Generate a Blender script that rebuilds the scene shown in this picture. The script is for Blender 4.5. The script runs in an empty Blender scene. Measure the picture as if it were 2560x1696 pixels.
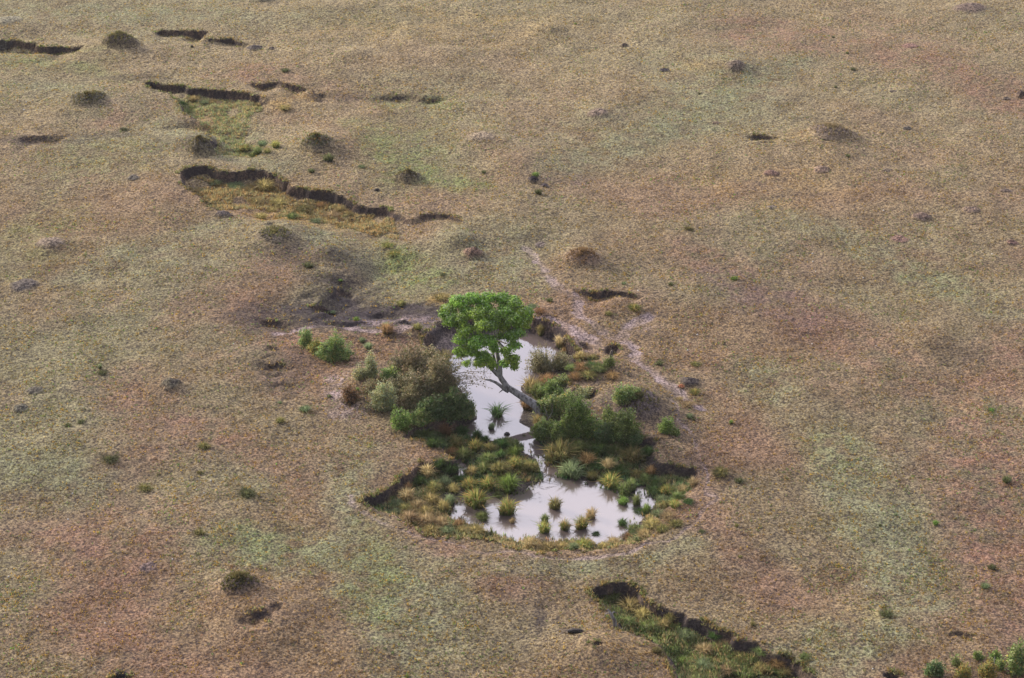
import bpy, math, random
import numpy as np
from mathutils import Vector
R_ = math.radians
scene = bpy.context.scene
col = scene.collection

# ------------------------------------------------------------------ camera
CAMH = 70.0; PITCH = R_(28.0); FPX = 2560*80/36.0
cam_d = bpy.data.cameras.new("camera"); cam = bpy.data.objects.new("camera", cam_d); col.objects.link(cam)
cam_d.lens = 80; cam_d.sensor_width = 36; cam_d.clip_start = 1; cam_d.clip_end = 20000
cam.location = (0, 0, CAMH); cam.rotation_euler = (R_(90)-PITCH, 0, 0)
scene.camera = cam

# ------------------------------------------------------------------ sky and sun
SUN_EL = R_(20); SUN_AZ = R_(-56)          # azimuth from +Y, negative = to the left
w = bpy.data.worlds.new("World"); scene.world = w; w.use_nodes = True
nt = w.node_tree; nd = nt.nodes; lk = nt.links; nd.clear()
out = nd.new('ShaderNodeOutputWorld'); bg = nd.new('ShaderNodeBackground'); bg.inputs[1].default_value = 0.095
sky = nd.new('ShaderNodeTexSky'); sky.sky_type = 'NISHITA'; sky.sun_disc = False
sky.sun_elevation = SUN_EL; sky.sun_rotation = SUN_AZ; sky.dust_density = 4.0; sky.air_density = 1.0; sky.altitude = 1500
tc = nd.new('ShaderNodeTexCoord')
mp = nd.new('ShaderNodeMapping'); mp.inputs['Scale'].default_value = (1, 1, 2.4)
nz = nd.new('ShaderNodeTexNoise'); nz.inputs['Scale'].default_value = 2.1; nz.inputs['Detail'].default_value = 5
rp = nd.new('ShaderNodeValToRGB'); rp.color_ramp.elements[0].position = .3; rp.color_ramp.elements[1].position = .75
rp.color_ramp.elements[0].color = (4.1, 4.25, 5.3, 1); rp.color_ramp.elements[1].color = (8.2, 7.6, 8.1, 1)
# brighter veil of cloud round the sun's side of the sky
dv = nd.new('ShaderNodeVectorMath'); dv.operation = 'DOT_PRODUCT'
dv.inputs[1].default_value = (math.sin(R_(-3))*math.cos(R_(36)), math.cos(R_(-3))*math.cos(R_(36)), math.sin(R_(36)))
pw = nd.new('ShaderNodeMapRange'); pw.inputs[1].default_value = .70; pw.inputs[2].default_value = .99
pw.inputs[3].default_value = .85; pw.inputs[4].default_value = 6.3; pw.interpolation_type = 'SMOOTHSTEP'
ml = nd.new('ShaderNodeVectorMath'); ml.operation = 'SCALE'
mx = nd.new('ShaderNodeMixRGB'); mx.inputs[0].default_value = .72
lk.new(tc.outputs['Generated'], mp.inputs[0]); lk.new(mp.outputs[0], nz.inputs['Vector']); lk.new(nz.outputs[0], rp.inputs[0])
lk.new(tc.outputs['Generated'], dv.inputs[0]); lk.new(dv.outputs['Value'], pw.inputs[0])
lk.new(rp.outputs[0], ml.inputs[0]); lk.new(pw.outputs[0], ml.inputs['Scale'])
lk.new(sky.outputs[0], mx.inputs[1]); lk.new(ml.outputs[0], mx.inputs[2]); lk.new(mx.outputs[0], bg.inputs[0]); lk.new(bg.outputs[0], out.inputs[0])
sd = bpy.data.lights.new("sun", 'SUN'); sd.energy = 4.9; sd.angle = R_(9); sd.color = (1.0, .88, .69)
sun = bpy.data.objects.new("sun", sd); col.objects.link(sun)
sv = Vector((math.sin(SUN_AZ)*math.cos(SUN_EL), math.cos(SUN_AZ)*math.cos(SUN_EL), math.sin(SUN_EL)))
sun.rotation_euler = sv.to_track_quat('Z', 'Y').to_euler()
scene.view_settings.view_transform = 'Standard'; scene.view_settings.look = 'None'
scene.view_settings.exposure = 0.26; scene.view_settings.gamma = 1.0
scene.cycles.max_bounces = 6; scene.cycles.diffuse_bounces = 3; scene.cycles.transparent_max_bounces = 4

# ------------------------------------------------------------------ numbers: noise, projection, polygons
rng = np.random.default_rng(7); random.seed(7)
_perm = np.random.default_rng(3).permutation(4096)
_gr = np.random.default_rng(4).uniform(0, 2*np.pi, 4096)
_gx, _gy = np.cos(_gr), np.sin(_gr)
def perlin(x, y, f, seed=0):
    x = np.asarray(x)*f + seed*17.31; y = np.asarray(y)*f - seed*9.17
    xi = np.floor(x).astype(np.int64); yi = np.floor(y).astype(np.int64); xf = x-xi; yf = y-yi
    u = xf*xf*xf*(xf*(xf*6-15)+10); v = yf*yf*yf*(yf*(yf*6-15)+10)
    def g(a, b, dx, dy):
        h = _perm[(_perm[a & 4095]+b) & 4095]
        return _gx[h]*dx + _gy[h]*dy
    n = (g(xi, yi, xf, yf)*(1-u)+g(xi+1, yi, xf-1, yf)*u)*(1-v) + (g(xi, yi+1, xf, yf-1)*(1-u)+g(xi+1, yi+1, xf-1, yf-1)*u)*v
    return n*1.4
def fbm(x, y, f, o=4, seed=0):
    t = 0; a = 1.0
    for i in range(o):
        t = t + a*perlin(x, y, f*2**i, seed+i*3.7); a *= .5
    return t
def sst(t): t = np.clip(t, 0, 1); return t*t*(3-2*t)
CP, SP = math.cos(PITCH), math.sin(PITCH)
def ray(u, v):
    a = (u-1280.0)/FPX; b = (848.0-v)/FPX
    return np.array([a, CP+b*SP, -SP+b*CP])
def pxz(u, v, z=0.0):
    d = ray(u, v); t = (CAMH-z)/-d[2]; return (d[0]*t, d[1]*t)
def W(pts, z=0.0): return np.array([pxz(u, v, z) for u, v in pts])
def mpp(v):                                  # metres per photo pixel at the ground row v
    d = ray(1280, v); t = CAMH/-d[2]; return t/FPX
def pix(P):                                  # world points -> photo pixels
    P = np.asarray(P); q = P - np.array([0, 0, CAMH]); zc = q[..., 1]*CP - q[..., 2]*SP; yc = q[..., 1]*SP + q[..., 2]*CP
    return 1280+FPX*q[..., 0]/zc, 848-FPX*yc/zc
def seg_d(X, Y, a, b):
    dx, dy = b[0]-a[0], b[1]-a[1]; L = dx*dx+dy*dy+1e-9
    t = np.clip(((X-a[0])*dx+(Y-a[1])*dy)/L, 0, 1)
    return np.hypot(X-(a[0]+t*dx), Y-(a[1]+t*dy)), t
def inside(X, Y, P):
    c = np.zeros(X.shape, bool); n = len(P)
    for i in range(n):
        x1, y1 = P[i]; x2, y2 = P[(i+1) % n]
        if y1 == y2: continue
        m = ((y1 > Y) != (y2 > Y)) & (X < (x2-x1)*(Y-y1)/(y2-y1)+x1)
        c ^= m
    return c
def poly_d(X, Y, P):
    d = np.full(X.shape, 1e9)
    for i in range(len(P)):
        dd, _ = seg_d(X, Y, P[i], P[(i+1) % len(P)]); d = np.minimum(d, dd)
    return d
def line_d(X, Y, P):
    d = np.full(X.shape, 1e9)
    for i in range(len(P)-1):
        dd, _ = seg_d(X, Y, P[i], P[i+1]); d = np.minimum(d, dd)
    return d

# ------------------------------------------------------------------ the lie of the land, read off the photo
ZW = -0.92
WATER = [(1324,826),(1347,843),(1383,850),(1388,870),(1408,874),(1428,894),(1441,904),(1432,914),(1390,925),(1340,940),(1305,965),(1306,1026),(1296,1057),(1320,1066),
 (1334,1093),(1344,1106),(1362,1118),(1362,1160),(1393,1168),(1403,1193),(1444,1202),(1469,1202),(1500,1200),(1507,1216),(1530,1226),(1551,1239),(1584,1236),(1594,1216),(1607,1213),(1615,1232),
 (1643,1251),(1636,1268),(1628,1290),(1594,1303),(1580,1325),(1571,1343),(1553,1356),(1520,1356),(1495,1362),(1465,1352),(1430,1352),(1393,1362),(1377,1356),(1344,1346),(1311,1344),(1302,1356),(1268,1348),
 (1232,1334),(1200,1318),(1161,1306),(1125,1302),(1128,1280),(1138,1256),(1151,1231),(1217,1228),(1258,1234),(1314,1234),(1324,1218),(1357,1200),(1352,1177),(1345,1157),(1332,1144),(1312,1135),(1303,1114),
 (1271,1096),(1240,1102),(1207,1100),(1180,1090),(1159,1083),(1155,1072),(1182,1057),(1189,1042),(1182,1006),(1150,980),(1105,950),(1095,925),(1118,900),(1140,885),(1165,865),(1190,838),(1240,814),(1300,812)]
PUDDLE = [(1141,1155),(1156,1148),(1172,1166),(1160,1192),(1141,1194),(1136,1175)]
# rim of the waterhole: u, v, width of the drop in metres
RIM = [(1078,838,.5),(1062,858,.3),(1085,900,.5),(1120,960,.8),(1150,1000,.8),(1120,1050,.8),(1020,1062,.6),(1008,1092,.5),(1044,1096,.4),(1069,1101,.4),(1100,1116,.4),(1122,1128,.4),(1137,1150,.3),
 (1097,1147,.3),(1072,1152,.3),(1051,1155,.3),(1036,1167,.3),(1026,1185,.3),(1003,1195,.3),(998,1211,.3),(972,1223,.3),(952,1239,.3),(916,1246,.3),(906,1254,.35),(914,1269,.9),(934,1282,1.0),(962,1290,1.0),(983,1297,.8),
 (1008,1308,.7),(1039,1325,.7),(1067,1338,.7),(1105,1343,.7),(1199,1343,.7),(1233,1350,.7),(1268,1360,.7),(1309,1374,.8),(1360,1384,1),(1429,1384,1),(1495,1378,1),(1556,1368,1.2),(1582,1360,1.6),(1668,1354,2.2),
 (1684,1338,2.6),(1704,1305,2.8),(1700,1275,2.6),(1735,1254,2.2),(1756,1213,1.2),(1748,1178,.5),(1735,1167,.45),(1709,1167,.45),(1684,1157,.45),(1653,1160,.5),(1640,1127,.8),(1638,1098,.5),(1607,1098,.5),
 (1590,1085,.9),(1480,1030,1.2),(1430,990,1.0),(1425,955,.6),(1440,930,.6),(1450,901,.6),(1436,866,1.2),(1420,848,1.1),(1436,833,1.3),(1408,820,.9),(1374,805,.7),(1329,797,.45),(1290,785,1.2),(1200,785,1.2),(1130,797,1.2),(1090,806,1.0),(1082,820,.8)]
# dry channels and scarps: (depth, [(u, v, drop width)])
BASINS = [
 (.88, [(451,433,.35),(483,418,.35),(520,418,.35),(545,429,.35),(589,431,.35),(618,423,.35),(665,423,.35),(687,443,.35),(712,451,.35),(716,460,.35),(763,469,.35),(774,474,.35),(811,476,.35),(860,491,.35),(869,494,.35),(923,513,.35),(967,513,.35),(978,520,.4),
   (996,531,.6),(1029,545,.8),(1051,538,.5),(1080,534,.5),(1120,536,.5),(1164,558,.5),(1150,590,5),(1080,640,6),(1000,650,6),(930,650,6),(880,630,6),(820,600,5),(760,578,5),(700,568,5),(640,565,4),(585,553,5),(549,538,3),(540,520,.8),(509,509,.4),(502,494,.4),(480,480,.4),(454,462,.4)]),
 (.72, [(356,209,.35),(382,205,.35),(418,211,.35),(462,211,.35),(473,220,.35),(498,218,.35),(567,227,.35),(618,233,.35),(651,242,.4),(690,254,1.5),(730,290,5),(715,335,5),(690,370,3.5),(660,408,5),(560,414,5),(470,412,5),(478,395,2),(505,375,1.2),(520,350,1.2),(500,336,2),(440,328,3),(400,322,2),(384,320,2.2),(418,313,2.0),(470,299,1.6),(473,291,1.0),(458,280,.5),(447,254,.5),(425,233,.5),(396,227,.6)]),
 (.88, [(1479,1466,.35),(1504,1462,.35),(1533,1455,.35),(1573,1455,.35),(1599,1471,.35),(1610,1493,.35),(1632,1506,.35),(1661,1515,.35),(1693,1527,.35),(1716,1529,.35),(1722,1542,.4),(1749,1545,.4),(1764,1551,.5),(1805,1571,.4),(1838,1577,.4),(1846,1592,.5),(1909,1604,.5),(1932,1622,.5),(1980,1628,.5),(1994,1645,.5),(2021,1666,.5),(2050,1684,.6),(2110,1730,.6),(2230,1830,.6),
   (1900,1900,.6),(1740,1760,.6),(1690,1692,.6),(1672,1666,.6),(1660,1634,.9),(1642,1613,.9),(1619,1595,.9),(1592,1577,.7),(1548,1569,.5),(1539,1545,.4),(1512,1521,.4),(1503,1503,.4),(1483,1489,.4)]),
 (.62, [(727,578,2.5),(811,614,2.5),(885,651,2.4),(872,676,2),(800,696,1.3),(818,716,1.5),(775,760,1.3),(800,776,1.6),(752,800,2),(690,829,3),(803,815,4),(930,835,4),(1020,825,3),(1080,800,3),(1110,730,6),(1150,650,6),(1120,600,6),(1000,590,6),(860,590,5)]),
]
def scarp(pts, h, L, wd=.3): return (h, pts, L, wd)
SCARPS = [
 scarp([(-30,100),(0,103),(18,102),(29,98),(44,98),(73,104),(87,104),(98,113),(145,115),(218,114)], .6, 5),
 scarp([(382,80),(400,73),(436,75),(469,78),(527,82)], .55, 4), scarp([(509,105),(523,100),(578,99),(596,105),(633,112)], .35, 3.5),
 scarp([(614,213),(622,208),(640,209),(691,207),(712,207),(734,214),(760,222),(785,219)], .42, 4, .5),
 scarp([(760,238),(778,228),(815,229),(847,235)], .5, 2.5, 1.0), scarp([(919,237),(960,234),(1003,232),(1024,231),(1053,236),(1100,235),(1155,238)], .38, 4, .9),
 scarp([(1429,728),(1474,738),(1492,742),(1515,734),(1556,738),(1612,748)], .5, 3.2, .3), scarp([(1505,872),(1520,864),(1551,861),(1562,876)], .5, 1.6),
 scarp([(1420,968),(1440,968),(1469,975),(1503,975)], .5, 1.6), scarp([(1440,884),(1470,888),(1490,886),(1512,892)], .4, 1.2), scarp([(1432,850),(1462,855),(1490,868)], .35, 1.2),
 scarp([(25,352),(60,344),(110,338),(190,330)], .4, 4, .8), scarp([(640,905),(700,900),(760,912)], .28, 2.2, .5), scarp([(645,885),(672,880),(700,886)], .22, 1.2),
 scarp([(648,925),(700,922),(740,930)], .25, 1.5, .5), scarp([(660,960),(700,958),(755,962)], .22, 1.5), scarp([(630,788),(680,798),(760,800)], .4, 2, .5), scarp([(660,868),(690,862),(710,872)], .3, 1.2),
 scarp([(960,806),(990,812),(1020,806),(1045,812)], .35, 1.2), scarp([(1860,340),(1900,337),(1955,345)], .3, 1.6), scarp([(1888,352),(1930,350),(1955,353)], .3, 1.2),
 scarp([(1860,1628),(1900,1638),(1930,1634)], .3, 1), scarp([(2330,1583),(2410,1585),(2440,1590)], .3, .9), scarp([(2270,1316),(2310,1309)], .15, .6),
 scarp([(770,758),(810,750),(855,758)], .4, 1.6, .35), scarp([(800,795),(880,800),(965,792)], .25, 1.4, .4), scarp([(832,712),(862,705),(893,716)], .35, 1.5, .35), scarp([(900,770),(950,764),(1010,772)], .22, 1.3, .4), scarp([(745,735),(775,728),(800,735)], .3, 1.3, .4), scarp([(860,1000),(880,1010),(900,1006)], .3, 1), scarp([(1600,1100),(1640,1110),(1690,1150)], .35, 1.2, .5)]
# swells: u, v, half width px, height m, depth/width
SWELLS = [(222,265,150,.35,1),(300,125,150,.35,1),(797,365,140,.7,1),(690,592,140,.55,1),(1455,655,90,.3,1),(2065,350,120,.35,1),(1205,350,110,.45,1),(1828,168,90,.3,1),(2423,30,110,.4,1),(20,65,110,.4,1),
 (1590,1015,110,.8,.8),(597,1490,120,.35,1),(672,1560,150,.42,.8),(123,615,70,.3,1),(1000,830,60,.3,.8),(1045,840,50,.35,1),(1500,1640,140,.5,.9),(1360,780,60,.2,1),(1545,765,70,.3,.8),(1515,925,90,.35,.8),(930,960,120,.4,.8),(1100,1000,80,.3,.9),
 (1120,140,80,.25,1),(1310,410,100,.25,1),(2330,850,100,.25,1),(1150,608,60,.35,1),(885,140,60,.25,1),(1370,70,60,.25,1),(1500,290,60,.2,1),(820,640,70,.5,1),(430,970,60,.25,1),(500,350,70,.35,1)]
PATHS = [([(1310,625),(1340,650),(1370,690),(1403,725),(1429,751),(1449,776),(1480,812),(1515,835),(1556,856),(1579,868),(1592,894),(1612,914),(1648,942),(1678,970),(1700,985),(1725,1000),(1755,1018)], .24),
 ([(1678,970),(1684,1016),(1704,1052),(1725,1083),(1752,1118),(1762,1152),(1768,1180),(1782,1210),(1779,1250),(1763,1280),(1735,1315),(1717,1330),(1658,1361),(1590,1378),(1505,1390),(1420,1396),(1352,1395),(1250,1382),(1131,1362),(1040,1342),(978,1318),(910,1285),(870,1240)], .075),
 ([(1628,788),(1577,815),(1556,838),(1553,856)], .28), ([(690,829),(726,825),(803,812),(870,818),(930,828),(1000,838),(1060,822),(1109,822)], .22), ([(1403,818),(1440,828),(1480,846)], .35), ([(1335,796),(1380,806),(1430,832)], .3)]
# bare or coloured ground, plus painted scarp shade: u, v, ru, rv, kind, strength
BLOTS = [(100,352,120,9,'dark',.5),(260,336,100,8,'dark',.4),(330,195,90,7,'dark',.35),(760,640,110,30,'dark',.3),(470,362,60,18,'dark',.4),(880,240,160,8,'dark',.35),(1330,600,60,8,'dark',.3),(2000,300,40,6,'dark',.4),(960,790,170,40,'dark',.9),(1040,790,70,30,'dark',.7),(855,775,110,42,'dark',.85),(880,715,70,30,'dark',.4),(700,800,130,34,'dark',.5),(760,640,60,30,'dark',.3),(1000,800,110,22,'lilac',.6),(1095,850,40,40,'lilac',.7),(835,975,34,42,'lilac',.9),(865,1030,60,28,'lilac',.6),(1450,860,60,22,'lilac',.7),(1590,825,50,18,'lilac',.5),(1420,1540,60,70,'none',0),  # thin dark strips at the left scarp paint in its shade
 (1420,1580,22,10,'dark',.5),(1350,1535,14,34,'dark',.55),(1345,1565,9,20,'dark',.4),(1560,1015,70,34,'dark',.6),(1640,1060,90,44,'dark',.35),(1480,950,46,14,'dark',.6),(1440,1010,50,20,'dark',.3),(1735,1170,30,16,'dark',.4),
 (880,650,50,30,'dark',.35),(820,696,60,12,'dark',.55),(820,740,60,40,'dark',.35),(720,930,70,50,'dark',.45),(680,780,90,34,'dark',.35),(1430,448,120,18,'purple',.55),(1880,745,140,50,'purple',.6),(1800,690,90,26,'purple',.4),(2000,790,130,40,'purple',.35),(2430,890,80,30,'dark',.2),
 (2400,1130,230,110,'rust',0.61),(2500,1350,170,220,'rust',0.61),(2120,1010,220,70,'rust',0.41),(1900,640,200,60,'rust',0.41),(2300,100,260,110,'rust',0.47),(2480,260,120,90,'rust',0.54),(1880,90,220,60,'rust',0.41),(700,880,260,120,'rust',0.47),(450,1100,260,80,'rust',0.41),(330,1330,280,120,'rust',0.54),(200,1520,260,120,'rust',0.47),(1000,290,90,40,'rust',0.20),(700,290,80,20,'rust',0.54),(640,180,140,26,'rust',0.54),(320,250,150,60,'rust',0.41),(1540,400,60,20,'rust',0.27),(1210,1350,420,60,'rust',0.47),(1750,900,80,30,'rust',0.41),(600,700,200,60,'rust',0.41),(1000,870,70,26,'rust',0.90),(940,850,60,20,'rust',0.81),(2330,1560,110,36,'rust',0.54),
 (2160,1210,150,160,'sage',0.74),(2250,1450,160,90,'sage',0.61),(2090,1600,200,70,'sage',0.68),(1000,1500,170,150,'sage',0.88),(870,1330,90,100,'sage',0.61),(690,1390,220,70,'sage',0.74),(150,1200,190,90,'sage',0.61),(880,1180,90,120,'sage',0.47),(950,1150,90,50,'sage',0.41),(1800,230,230,110,'sage',0.74),(1560,330,240,90,'sage',0.47),(2300,620,200,110,'sage',0.41),(430,650,180,70,'sage',0.47),(1230,640,120,90,'sage',0.54),(580,330,90,60,'sage',0.81),(850,570,150,50,'sage',0.61),(150,420,170,80,'sage',0.41),(300,40,340,60,'sage',0.61),(1350,1420,300,26,'sage',0.54),(1560,1150,150,50,'sage',0.41),(1600,1420,160,26,'sage',0.41),(1110,1560,90,90,'sage',0.41),(1100,220,260,60,'sage',0.41),(2450,60,150,50,'sage',0.47),(460,690,200,60,'sage',0.27),
 (1010,660,80,45,'green',0.90),(1080,700,70,36,'green',0.90),(960,600,60,30,'green',0.54),(1020,340,130,110,'green',0.54),(990,420,110,60,'green',0.47),(1150,450,100,40,'green',0.47),(130,150,200,40,'green',0.41),(250,390,190,60,'green',0.34),(100,600,120,110,'green',0.41),(930,1440,90,130,'green',0.41),(660,1360,160,60,'green',0.47),(1040,250,110,20,'green',0.41),(460,260,34,26,'green',0.90),(600,370,50,22,'green',0.81),(2080,1120,90,60,'green',0.34),(2330,700,120,60,'green',0.20),(520,290,60,30,'gold',.5),
 (720,520,120,26,'gold',.65),(620,465,110,16,'gold',.8),(820,545,120,22,'gold',.45),(720,250,70,22,'gold',.5),(1010,310,30,10,'gold',.2),(1100,748,40,14,'gold',.9),(2000,340,50,14,'gold',.4),(1760,170,60,14,'gold',.4),(2400,1010,60,30,'gold',.1),(2150,1540,80,30,'gold',.3),(1560,1620,110,40,'gold',.25),(1100,60,400,50,'gold',.2),(1960,470,300,60,'gold',.2)]

# broad bands of one kind of sward: colour, half width in photo pixels, strength, course
BANDS = [('sage', 85, .8, [(1880,930),(1990,1020),(2090,1120),(2180,1260),(2240,1400),(2230,1540),(2060,1640),(1900,1720)]), ('sage', 75, .8, [(860,1180),(890,1300),(930,1430),(970,1560),(1010,1720)]), ('green', 45, .45, [(900,1330),(935,1440),(960,1560)]),
 ('sage', 55, .7, [(-20,1130),(120,1180),(270,1230)]), ('green', 40, .4, [(560,1360),(690,1370),(800,1410)]), ('sage', 60, .7, [(540,1350),(700,1400),(880,1380)]), ('sage', 60, .75, [(2000,150),(1850,215),(1740,300),(1560,360),(1400,420)]), ('sage', 50, .5, [(1150,600),(1260,650),(1340,720)]),
 ('sage', 40, .6, [(0,205),(180,215),(330,240),(470,330),(560,380),(700,420)]), ('sage', 45, .6, [(560,560),(420,600),(300,640),(150,700)]), ('sage', 50, .5, [(700,560),(900,640),(1050,690)]), ('green', 35, .45, [(880,300),(960,380),(1090,450),(1200,470)]), ('green', 30, .4, [(0,150),(200,165),(330,200)]),
 ('sage', 60, .6, [(2000,560),(2200,640),(2400,720),(2560,800)]), ('sage', 60, .55, [(0,20),(300,30),(700,60),(1000,40)]), ('sage', 35, .6, [(1000,1380),(1250,1420),(1500,1420),(1750,1360)]), ('sage', 50, .5, [(360,1040),(480,1120),(620,1240)]),
 ('rust', 110, .75, [(2560,850),(2480,1050),(2520,1300),(2560,1600)]), ('rust', 80, .6, [(1700,640),(1900,720),(2100,800),(2300,950)]), ('rust', 100, .65, [(150,1340),(330,1400),(260,1560),(380,1680)]), ('rust', 80, .6, [(300,960),(450,1080),(620,1130),(760,1200)]), ('rust', 60, .5, [(480,700),(620,760),(700,850)]),
 ('rust', 80, .55, [(1850,60),(2100,110),(2350,140),(2560,250)]), ('rust', 45, .6, [(900,1260),(1050,1370),(1300,1420),(1250,1480)]), ('rust', 60, .5, [(1700,1250),(1850,1350),(1950,1480)]), ('rust', 40, .5, [(250,320),(400,270)]), ('rust', 50, .4, [(600,180),(850,240),(1300,400)])]
# ------------------------------------------------------------------ terrain heights on a warped grid
def axis(a, b, st, far_lo, far_hi):
    core = np.arange(a, b+1e-6, st); lo = []; s = st; p = a
    while p > far_lo: s *= 1.35; p -= s; lo.append(p)
    hi = []; s = st; p = core[-1]
    while p < far_hi: s *= 1.35; p += s; hi.append(p)
    return np.array(lo[::-1]+list(core)+hi), len(lo), len(core)
GS = 0.105
gx, nxl, nxc = axis(-50, 50, GS, -4000, 4000)
gy, nyl, nyc = axis(91, 203, GS, -1500, 7000)
NX, NY = len(gx), len(gy)
X, Y = np.meshgrid(gx, gy)
core = (X > -51) & (X < 51) & (Y > 90) & (Y < 204)
wa = .75+1.1*np.clip(fbm(X, Y, .16, 2, 16), -.6, .9)
wx = X + wa*(.30*fbm(X, Y, .33, 2, 17)+.15*fbm(X, Y, 1.1, 3, 11)+.07*perlin(X, Y, 3.1, 14)); wy = Y + wa*(.30*fbm(X, Y, .33, 2, 18)+.15*fbm(X, Y, 1.1, 3, 12)+.07*perlin(X, Y, 3.1, 15))
Z = .30*fbm(X, Y, .045, 3, 1)+.20*fbm(X, Y, .12, 4, 2)
keep = np.ones_like(Z)
def window(P, m=7):
    x0, x1, y0, y1 = P[:, 0].min()-m, P[:, 0].max()+m, P[:, 1].min()-m, P[:, 1].max()+m
    i0, i1 = np.searchsorted(gx, [x0, x1]); j0, j1 = np.searchsorted(gy, [y0, y1])
    return slice(max(j0-1, 0), j1+1), slice(max(i0-1, 0), i1+1)
def basin_field(P, wd, sl):
    xs, ys = wx[sl], wy[sl]; f = np.full(xs.shape, 1e9); n = len(P); dmin = np.full(xs.shape, 1e9)
    for i in range(n):
        d, t = seg_d(xs, ys, P[i], P[(i+1) % n]); ww = wd[i]*(1-t)+wd[(i+1) % n]*t
        f = np.minimum(f, d/ww); dmin = np.minimum(dmin, d)
    ins = inside(xs, ys, P)
    return np.where(ins, sst(f), 0.0), dmin, ins
for (u, v, hw, h, k) in SWELLS:
    c = pxz(u, v); r = hw*mpp(v); P = np.array([[c[0]-2*r, c[1]-2*r], [c[0]+2*r, c[1]+2*r]]); sl = window(P, 1)
    d = np.hypot(X[sl]-c[0], (Y[sl]-c[1])/1.0)/r
    Z[sl] += 1.3*h*np.exp(-(d**2)*2.0)
# volcano-like ring mound with a hollow
for (u, v, r, h) in [(640, 1570, 1.15, -.42), (692, 1547, .6, -.25), (690, 575, .9, -.25), (302, 1694, .5, -.5), (1552, 1572, .25, -.2), (1495, 1636, .3, -.4), (2230, 1688, .5, -.5)]:
    c = pxz(u, v); P = np.array([[c[0]-3, c[1]-3], [c[0]+3, c[1]+3]]); sl = window(P, 1)
    d = np.hypot(wx[sl]-c[0], (wy[sl]-c[1])*1.25)/r*(1+.45*perlin(X[sl], Y[sl], 1.1, 19)+.25*perlin(X[sl], Y[sl], 2.7, 20)); Z[sl] += h*(1-sst(d))
low = np.zeros_like(Z); bankm = np.zeros_like(Z)
for dep, pts in BASINS:
    P = W([(p[0], p[1]) for p in pts]); wd = [p[2] for p in pts]; sl = window(P)
    f, dm, ins = basin_field(P, wd, sl); Z[sl] -= dep*f*(.9+.35*perlin(X[sl], Y[sl], .35, 22)+.15*perlin(X[sl], Y[sl], 1.1, 23))*(1-(.5*sst((X[sl]+15)/9) if dep == .88 and pts[0][0] == 451 else 0)); low[sl] = np.maximum(low[sl], f)
for h, pts, L, wd in SCARPS:
    A = W(pts); n = len(A); F = [(A[i][0]*.9+A[:, 0].mean()*.1, A[i][1]-L) for i in range(n)][::-1]
    P = np.array(list(map(tuple, A))+F); ws = [wd if 0 < i < n-1 else wd*2.2 for i in range(n)]+[L*.85]*n; sl = window(P)
    f, dm, ins = basin_field(P, ws, sl); Z[sl] -= h*f*(.9+.7*perlin(X[sl], Y[sl], .45, 24)).clip(.15, 1.5)
# the waterhole
P = W([(p[0], p[1]) for p in RIM]); wd = [p[2] for p in RIM]; sl = window(P)
f, dR, ins = basin_field(P, wd, sl)
XW, YW = wx[sl]*.75+X[sl]*.25, wy[sl]*.75+Y[sl]*.25
PW_ = [W(WATER, ZW), W(PUDDLE, ZW)]
dW = np.full(f.shape, 1e9); inw = np.zeros(f.shape, bool)
for Q in PW_:
    dW = np.minimum(dW, poly_d(XW, YW, Q)); inw |= inside(XW, YW, Q)
floor = ZW+.05+.30*sst(dW/2.2)+.05*fbm(X[sl], Y[sl], .9, 3, 31)
floor = np.where(dW < .35, np.minimum(floor, ZW+.02+dW*.25), floor)
floor = np.where(inw, ZW-.04-.4*sst(dW/1.0), floor)
fz = np.where(inw, 1.0, f)
Z[sl] = Z[sl]*(1-fz)+floor*fz
pondf = np.zeros_like(Z); pondf[sl] = np.maximum(fz, 0)
wetd = np.full_like(Z, 9.0); wetd[sl] = np.where(inw, 0, dW)
# trodden paths, very shallow
pathm = np.zeros_like(Z)
for pts, hw in PATHS:
    P = W(pts); sl = window(P, 3)
    d = line_d(X[sl]+.45*perlin(X[sl], Y[sl], .5, 41)+.25*perlin(X[sl], Y[sl], 1.9, 42), Y[sl]+.45*perlin(X[sl], Y[sl], .5, 43), P)
    wv = hw*1.5*(1+.5*perlin(X[sl], Y[sl], .3, 44)); m = (1-sst((d/np.maximum(wv, .1)-.55)/.9))*(.6 if hw < .1 else .9)
    pathm[sl] = np.maximum(pathm[sl], m)
pathm *= (pondf < .3)
Z -= .05*pathm
mic = fbm(X, Y, 2.0, 2, 51)*.032 + perlin(X, Y, 4.2, 53)*.026
Z = np.where(core, Z + mic*(1-.75*pathm)*np.where(pondf > .5, .5, 1), Z)
gyy, gxx = np.gradient(Z, gy, gx); SL = np.hypot(gxx, gyy)
def hz(x, y):
    x = np.asarray(x, float); y = np.asarray(y, float)
    i = np.clip(np.searchsorted(gx, x)-1, 0, NX-2); j = np.clip(np.searchsorted(gy, y)-1, 0, NY-2)
    tx = (x-gx[i])/(gx[i+1]-gx[i]); ty = (y-gy[j])/(gy[j+1]-gy[j])
    return (Z[j, i]*(1-tx)+Z[j, i+1]*tx)*(1-ty)+(Z[j+1, i]*(1-tx)+Z[j+1, i+1]*tx)*ty
def samp(F, x, y):
    i = np.clip(np.searchsorted(gx, x), 0, NX-1); j = np.clip(np.searchsorted(gy, y), 0, NY-1); return F[j, i]
def at(u, v, water=False):
    """where the sight line through photo pixel (u, v) meets the land"""
    d = ray(u, v); zs = np.linspace(2.2, -2.2, 441); t = (CAMH-zs)/-d[2]; xs, ys = d[0]*t, d[1]*t
    h = hz(xs, ys)
    if water: h = np.maximum(h, ZW)
    k = np.argmax(zs <= h); return Vector((xs[k], ys[k], h[k]))

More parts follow.
